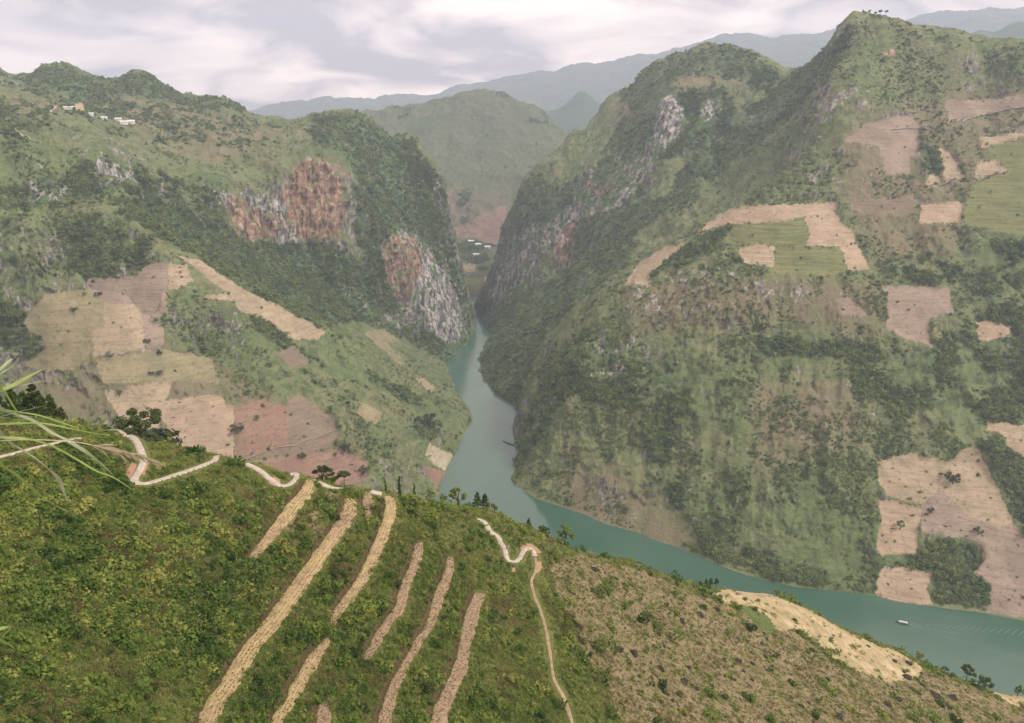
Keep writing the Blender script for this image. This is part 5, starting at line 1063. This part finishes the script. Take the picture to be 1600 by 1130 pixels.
slope_lane(hfR, dispR, [(1385, 310), (1420, 302), (1440, 298), (1480, 287), (1525, 280), (1560, 272)], 1.6, 'dark hedge lined track across the right fields', M_BARK)
slope_lane(hfL, dispL, [(382, 717), (430, 700), (460, 697), (490, 686), (525, 670)], 1.2, 'tan footpath crossing the brown field', M_TRAIL)

# ------------------------------------------------------------------ boats
M_HULL = plain('boat_hull', (.10, .13, .14), .2, .6, .5, .4); M_CANOPY = plain('boat_canopy', (.42, .47, .48), .06, 1, .6, .3); M_METAL = plain('boat_rail', (.55, .56, .56), .1, 1, .4, .5); M_WOOD = plain('boat_wood', (.045, .042, .040), .25, .6, .9, .1); M_SEAT = plain('boat_seat', (.40, .20, .10), .2, 1, .7, .2)
def hull_mesh(L, W, H):
    b = MB(); n = 14; V = []; Fc = []
    for i in range(n):
        q = i / (n - 1); x = (q - .5) * L; w = W / 2 * (1 - max(0, (q - .62) / .38) ** 2.0 * .94) * (.86 + .14 * min(1, q / .15)); z = H * (1 + .55 * max(0, (q - .7) / .3) ** 2)
        V += [(x, -w, z), (x, -w * .7, -.35), (x, w * .7, -.35), (x, w, z), (x, w * .86, z), (x, w * .6, .15), (x, -w * .6, .15), (x, -w * .86, z)]
    for i in range(n - 1):
        for k in range(8): a = i * 8; Fc.append((a + k, a + (k + 1) % 8, a + 8 + (k + 1) % 8, a + 8 + k))
    Fc.append(tuple(range(8))[::-1]); Fc.append(tuple((n - 1) * 8 + k for k in range(8)))
    return b.add(V, Fc)
bp = P_z(1409, 974, WATER); bd = P_z(1396, 971.5, WATER) - P_z(1422, 976.5, WATER); brz = math.atan2(bd[1], bd[0])
e_ = empty('tour_boat', (bp[0], bp[1], WATER), brz); hull_mesh(15, 3.6, 1.0).build('hull', M_HULL, e_)
cp = MB(); n = 9
for i, x in enumerate((-6.2, 3.6)): 
    for k in range(n): a = math.pi * (k / (n - 1)); cp.v.append((x, 1.75 * math.cos(a), 2.45 + .38 * math.sin(a)))
for k in range(n - 1): cp.f.append((k, k + 1, n + k + 1, n + k))
cp.f.append(tuple(range(n))); cp.f.append(tuple(range(n, 2 * n))[::-1]); cp.f.append((0, n, 2 * n - 1, n - 1))
cp.build('canopy', M_CANOPY, e_)
for x in (-6, -2.8, .4, 3.4):
    for y in (-1.6, 1.6): MB().tube([(x, y, .6), (x, y, 2.5)], .06, 6).build('post', M_METAL, e_)
for x in np.arange(-5, 3, 1.5): MB().box((x, 0, .55), (.5, 2.4, .45)).build('seat', M_SEAT, e_)
MB().box((-7.4, 0, .8), (.5, .5, .9)).build('outboard_motor', M_WOOD, e_); MB().tube([(6.2, 0, 1.3), (7.3, 0, 1.75)], .05, 5).build('bow_rail', M_METAL, e_)
tag(e_, 'small tour boat with pale canopy cruising on the river', 'boat')
# its wake: low crests on the water
s = NT('wake_water'); M_WAKE = s.finish(s.ramp(s.noise(3, 4), [(.35, (.065, .125, .10)), (.65, (.13, .20, .17))]), .35, .5)
fw = np.array([math.cos(brz), math.sin(brz)]); sdv = np.array([-fw[1], fw[0]]); V = []; Fc = []; r = np.random.default_rng(5)
def crest(p0, p1, w, h):
    a = np.array([*(bp[:2] - fw * p0[0] + sdv * p0[1])]); b = np.array([*(bp[:2] - fw * p1[0] + sdv * p1[1])]); t = (b - a) / (np.linalg.norm(b - a) + 1e-6); nn = np.array([-t[1], t[0]]); o = len(V)
    for q in (0, .33, .66, 1):
        c = a + (b - a) * q; k = .25 + .75 * math.sin(math.pi * min(max(q, .05), .95))
        for d, z in ((-w * k, .01), (0, h * k + .02), (w * k, .01)): V.append((c[0] + nn[0] * d, c[1] + nn[1] * d, WATER + z))
    for i in range(3):
        for j in range(2): Fc.append((o + i * 3 + j, o + (i + 1) * 3 + j, o + (i + 1) * 3 + j + 1, o + i * 3 + j + 1))
for d in np.arange(9, 190, 8.0):
    for sg in (-1, 1):
        w0 = d * .21; crest((d, sg * w0 * .72), (d + 9 + d * .03, sg * (w0 + 4.5 + d * .045)), .32 + .0012 * d, .13)
        if r.random() < .6: crest((d + 2, sg * w0 * .45), (d + 7, sg * (w0 * .62)), .26, .09)
for d in np.arange(8, 60, 3.0): crest((d, r.normal(0, .6)), (d + 3.5, r.normal(0, .8)), .5, .06)
wk = link('wake', new_mesh('wake', V, np.array(Fc)[:, ::-1], [M_WAKE], True)); tag(wk, 'feathered wake spreading behind the tour boat', kind='stuff')
a = P_z(786, 690, WATER); b = P_z(803, 696.5, WATER); c = (a + b) / 2; L = float(np.linalg.norm(b - a)) * 1.05
e_ = empty('moored_boat', (c[0], c[1], WATER), math.atan2(a[1] - b[1], a[0] - b[0])); hull_mesh(L, 2.6, .8).build('hull', M_WOOD, e_); MB().box((-L * .12, 0, 1.3), (L * .34, 2.0, 1.2), 0, .85).build('cabin', M_WOOD, e_); MB().box((-L * .12, 0, 2.0), (L * .4, 2.5, .15)).build('roof', M_HULL, e_); MB().box((L * .36, 0, 1.1), (L * .1, 1.4, 1.2), 0, .6).build('bow_post', M_WOOD, e_)
tag(e_, 'long dark wooden boat moored at the rocky right bank', 'boat')

# ------------------------------------------------------------------ parked motorbike by the S bend
M_TYRE = plain('tyre', (.03, .03, .03), .2, .3); M_PAINT = plain('bike_paint', (.55, .56, .58), .1, .3, .4, .5)
p = hit(hfG, dGG, 793.5, 858, 40, 700, 1500); e_ = empty('motorbike', tuple(p + np.array([0, 0, .12])), .9)
for x in (-.62, .62):
    w = MB(); n = 14; w.tube([(x + .27 * math.cos(k * 6.2832 / n), 0, .30 + .27 * math.sin(k * 6.2832 / n)) for k in range(n + 1)], .055, 6); w.build('wheel', M_TYRE, e_)
MB().box((0, 0, .55), (.85, .24, .34), 0, .8).build('body', M_PAINT, e_); MB().box((-.28, 0, .80), (.72, .26, .12), 0, .9).build('seat', M_TYRE, e_); MB().tube([(.62, 0, .3), (.48, 0, .95)], .035, 6).build('fork', M_METAL, e_); MB().tube([(.46, -.34, 1.0), (.48, 0, .96), (.46, .34, 1.0)], .022, 6).build('handlebar', M_METAL, e_); MB().box((.56, 0, .86), (.12, .18, .18)).build('headlight', M_CANOPY, e_)
tag(e_, 'small pale motorbike parked beside the white S bend', 'motorbike')

# ------------------------------------------------------------------ tall grass leaning in at the left, close to the viewer
s = NT('reed_blade'); M_BLADE = s.finish(s.ramp(s.noise(.12, 3), [(.3, (.22, .33, .07)), (.7, (.36, .47, .14))]), .6, .3, None, .35)
s = NT('reed_blade_pale'); M_BLADEP = s.finish(s.ramp(s.noise(.12, 3), [(.3, (.34, .40, .24)), (.7, (.46, .50, .32))]), .6, .3, None, .3)
s = NT('reed_plume'); M_PLUME = s.finish(s.ramp(s.noise(.02, 3), [(.3, (.46, .38, .24)), (.7, (.62, .53, .37))]), .8, .1, None, .3)
root = np.array([-1.75, 1.05, -1.95]); e_ = empty('reed_grass', tuple(root))
def spline(P, n):
    P = np.array(P); m = len(P); out = []
    for q in np.linspace(0, m - 1, n):
        i = min(int(q), m - 2); f = q - i; p0, p1, p2, p3 = P[max(i - 1, 0)], P[i], P[i + 1], P[min(i + 2, m - 1)]
        out.append(.5 * ((2 * p1) + (-p0 + p2) * f + (2 * p0 - 5 * p1 + 4 * p2 - p3) * f * f + (-p0 + 3 * p1 - 3 * p2 + p3) * f ** 3))
    return np.array(out)
def blade(pix, d0, d1, wpx, mat, name='blade', tip=True, pre=True):
    n = len(pix); P = [P_R(x, y, d0 + (d1 - d0) * i / (n - 1)) for i, (x, y) in enumerate(pix)]
    if pre:
        st = P[0]; dv = P[0] - P[1]; dv /= np.linalg.norm(dv); a_ = st + dv * .22
        b_ = root + np.array([random.uniform(-.06, .06), random.uniform(-.06, .06), 0]); m_ = (a_ * .55 + b_ * .45) + np.array([-.12, 0, .22]); P = [b_, b_ * .72 + m_ * .28 + np.array([-.03, 0, .12]), m_, a_] + P
    c = spline(P, 60); t = np.gradient(c, axis=0); t /= np.linalg.norm(t, axis=1)[:, None]; vw = c / np.linalg.norm(c, axis=1)[:, None]; sd = np.cross(t, np.array([.25, -.55, .8])); sd /= np.linalg.norm(sd, axis=1)[:, None] + 1e-9
    q = np.linspace(0, 1, 60); W = wpx / F * d0 * .80 * np.where(q < .5, .75 + .5 * q, 1 - ((q - .5) / .5) ** 2.2 * .92 if tip else 1.0); nz = np.cross(sd, t); V = []; Fc = []
    for i in range(60): V += [c[i] - sd[i] * W[i], c[i] - nz[i] * W[i] * .35, c[i] + sd[i] * W[i]]
    for i in range(59):
        for j in (0, 1): Fc.append((i * 3 + j, i * 3 + j + 1, i * 3 + j + 4, i * 3 + j + 3))
    return link(name, new_mesh(name, np.array(V) - root, Fc, [mat], True), e_)
for pix, w, m in [([(0, 640), (20, 646), (51, 657), (81, 676), (108, 690), (142, 711), (163, 729), (179, 744)], 7, M_BLADEP), ([(0, 639), (30, 644), (61, 649), (92, 659), (122, 670), (142, 684), (159, 696)], 4.5, M_BLADE), ([(0, 663), (41, 661), (71, 662), (112, 670), (142, 676), (173, 681)], 4, M_BLADE), ([(0, 680), (24, 696), (53, 714), (77, 733), (92, 749), (100, 769), (106, 787)], 6, M_BLADEP), ([(0, 684), (37, 685), (65, 691), (92, 702), (122, 719), (151, 736), (177, 746), (205, 764)], 4.5, M_BLADE), ([(0, 726), (24, 741), (45, 759), (63, 774), (88, 790), (112, 803)], 4.5, M_BLADE), ([(0, 611), (24, 600), (47, 587), (69, 576)], 8, M_BLADE), ([(0, 585), (12, 577), (24, 569)], 2.2, M_BLADEP), ([(0, 612), (37, 602), (71, 595), (80, 596)], 2.0, M_BLADEP), ([(0, 651), (35, 642), (76, 633)], 1.6, M_BLADEP), ([(0, 652), (30, 656), (60, 658)], 1.6, M_BLADEP), ([(0, 1000), (12, 1006), (24, 1014)], 3, M_BLADE), ([(36, 652), (80, 672), (120, 700), (150, 722), (168, 742)], 1.5, M_BLADE)]:
    d = random.uniform(1.15, 1.6); blade(pix, d, d * 1.18, w, m)
d = 1.45; stem = [(0, 689), (40, 687), (80, 688), (126, 692), (163, 700), (193, 706), (224, 715), (256, 725)]
blade(stem, d, d * 1.2, 1.6, M_PLUME, 'stem')
pl = MB(); r = np.random.default_rng(12); ax = [P_R(x, y, d * (1 + .2 * i / 7)) for i, (x, y) in enumerate(stem)]; ax = spline(ax, 80)[38:]
for k in range(150):
    i = int(r.integers(0, len(ax) - 6)); p = ax[i]; t = ax[min(i + 5, len(ax) - 1)] - ax[i]; t /= np.linalg.norm(t); ln = r.uniform(.015, .075) * (1 - .5 * i / len(ax)); dv = t + r.normal(0, .13, 3) + np.array([0, 0, -.06]); dv /= np.linalg.norm(dv)
    q1 = p + dv * ln * .5; q2 = p + dv * ln + np.array([0, 0, -ln * .12]); s_ = np.array([0, 0, .00075]); s2 = np.array([.0008, .0004, 0]); o = len(pl.v)
    pl.v += [tuple(v - root) for v in (p - s_ * .5, q1 - s_, q2, q1 + s_, q1 + s2, q1 - s2)]; pl.f += [(o, o + 1, o + 2), (o, o + 2, o + 3), (o, o + 4, o + 2), (o, o + 2, o + 5)]
pl.build('plume', M_PLUME, e_)
tag(e_, 'tall reed grass arching in close at the left edge', 'grass plant')
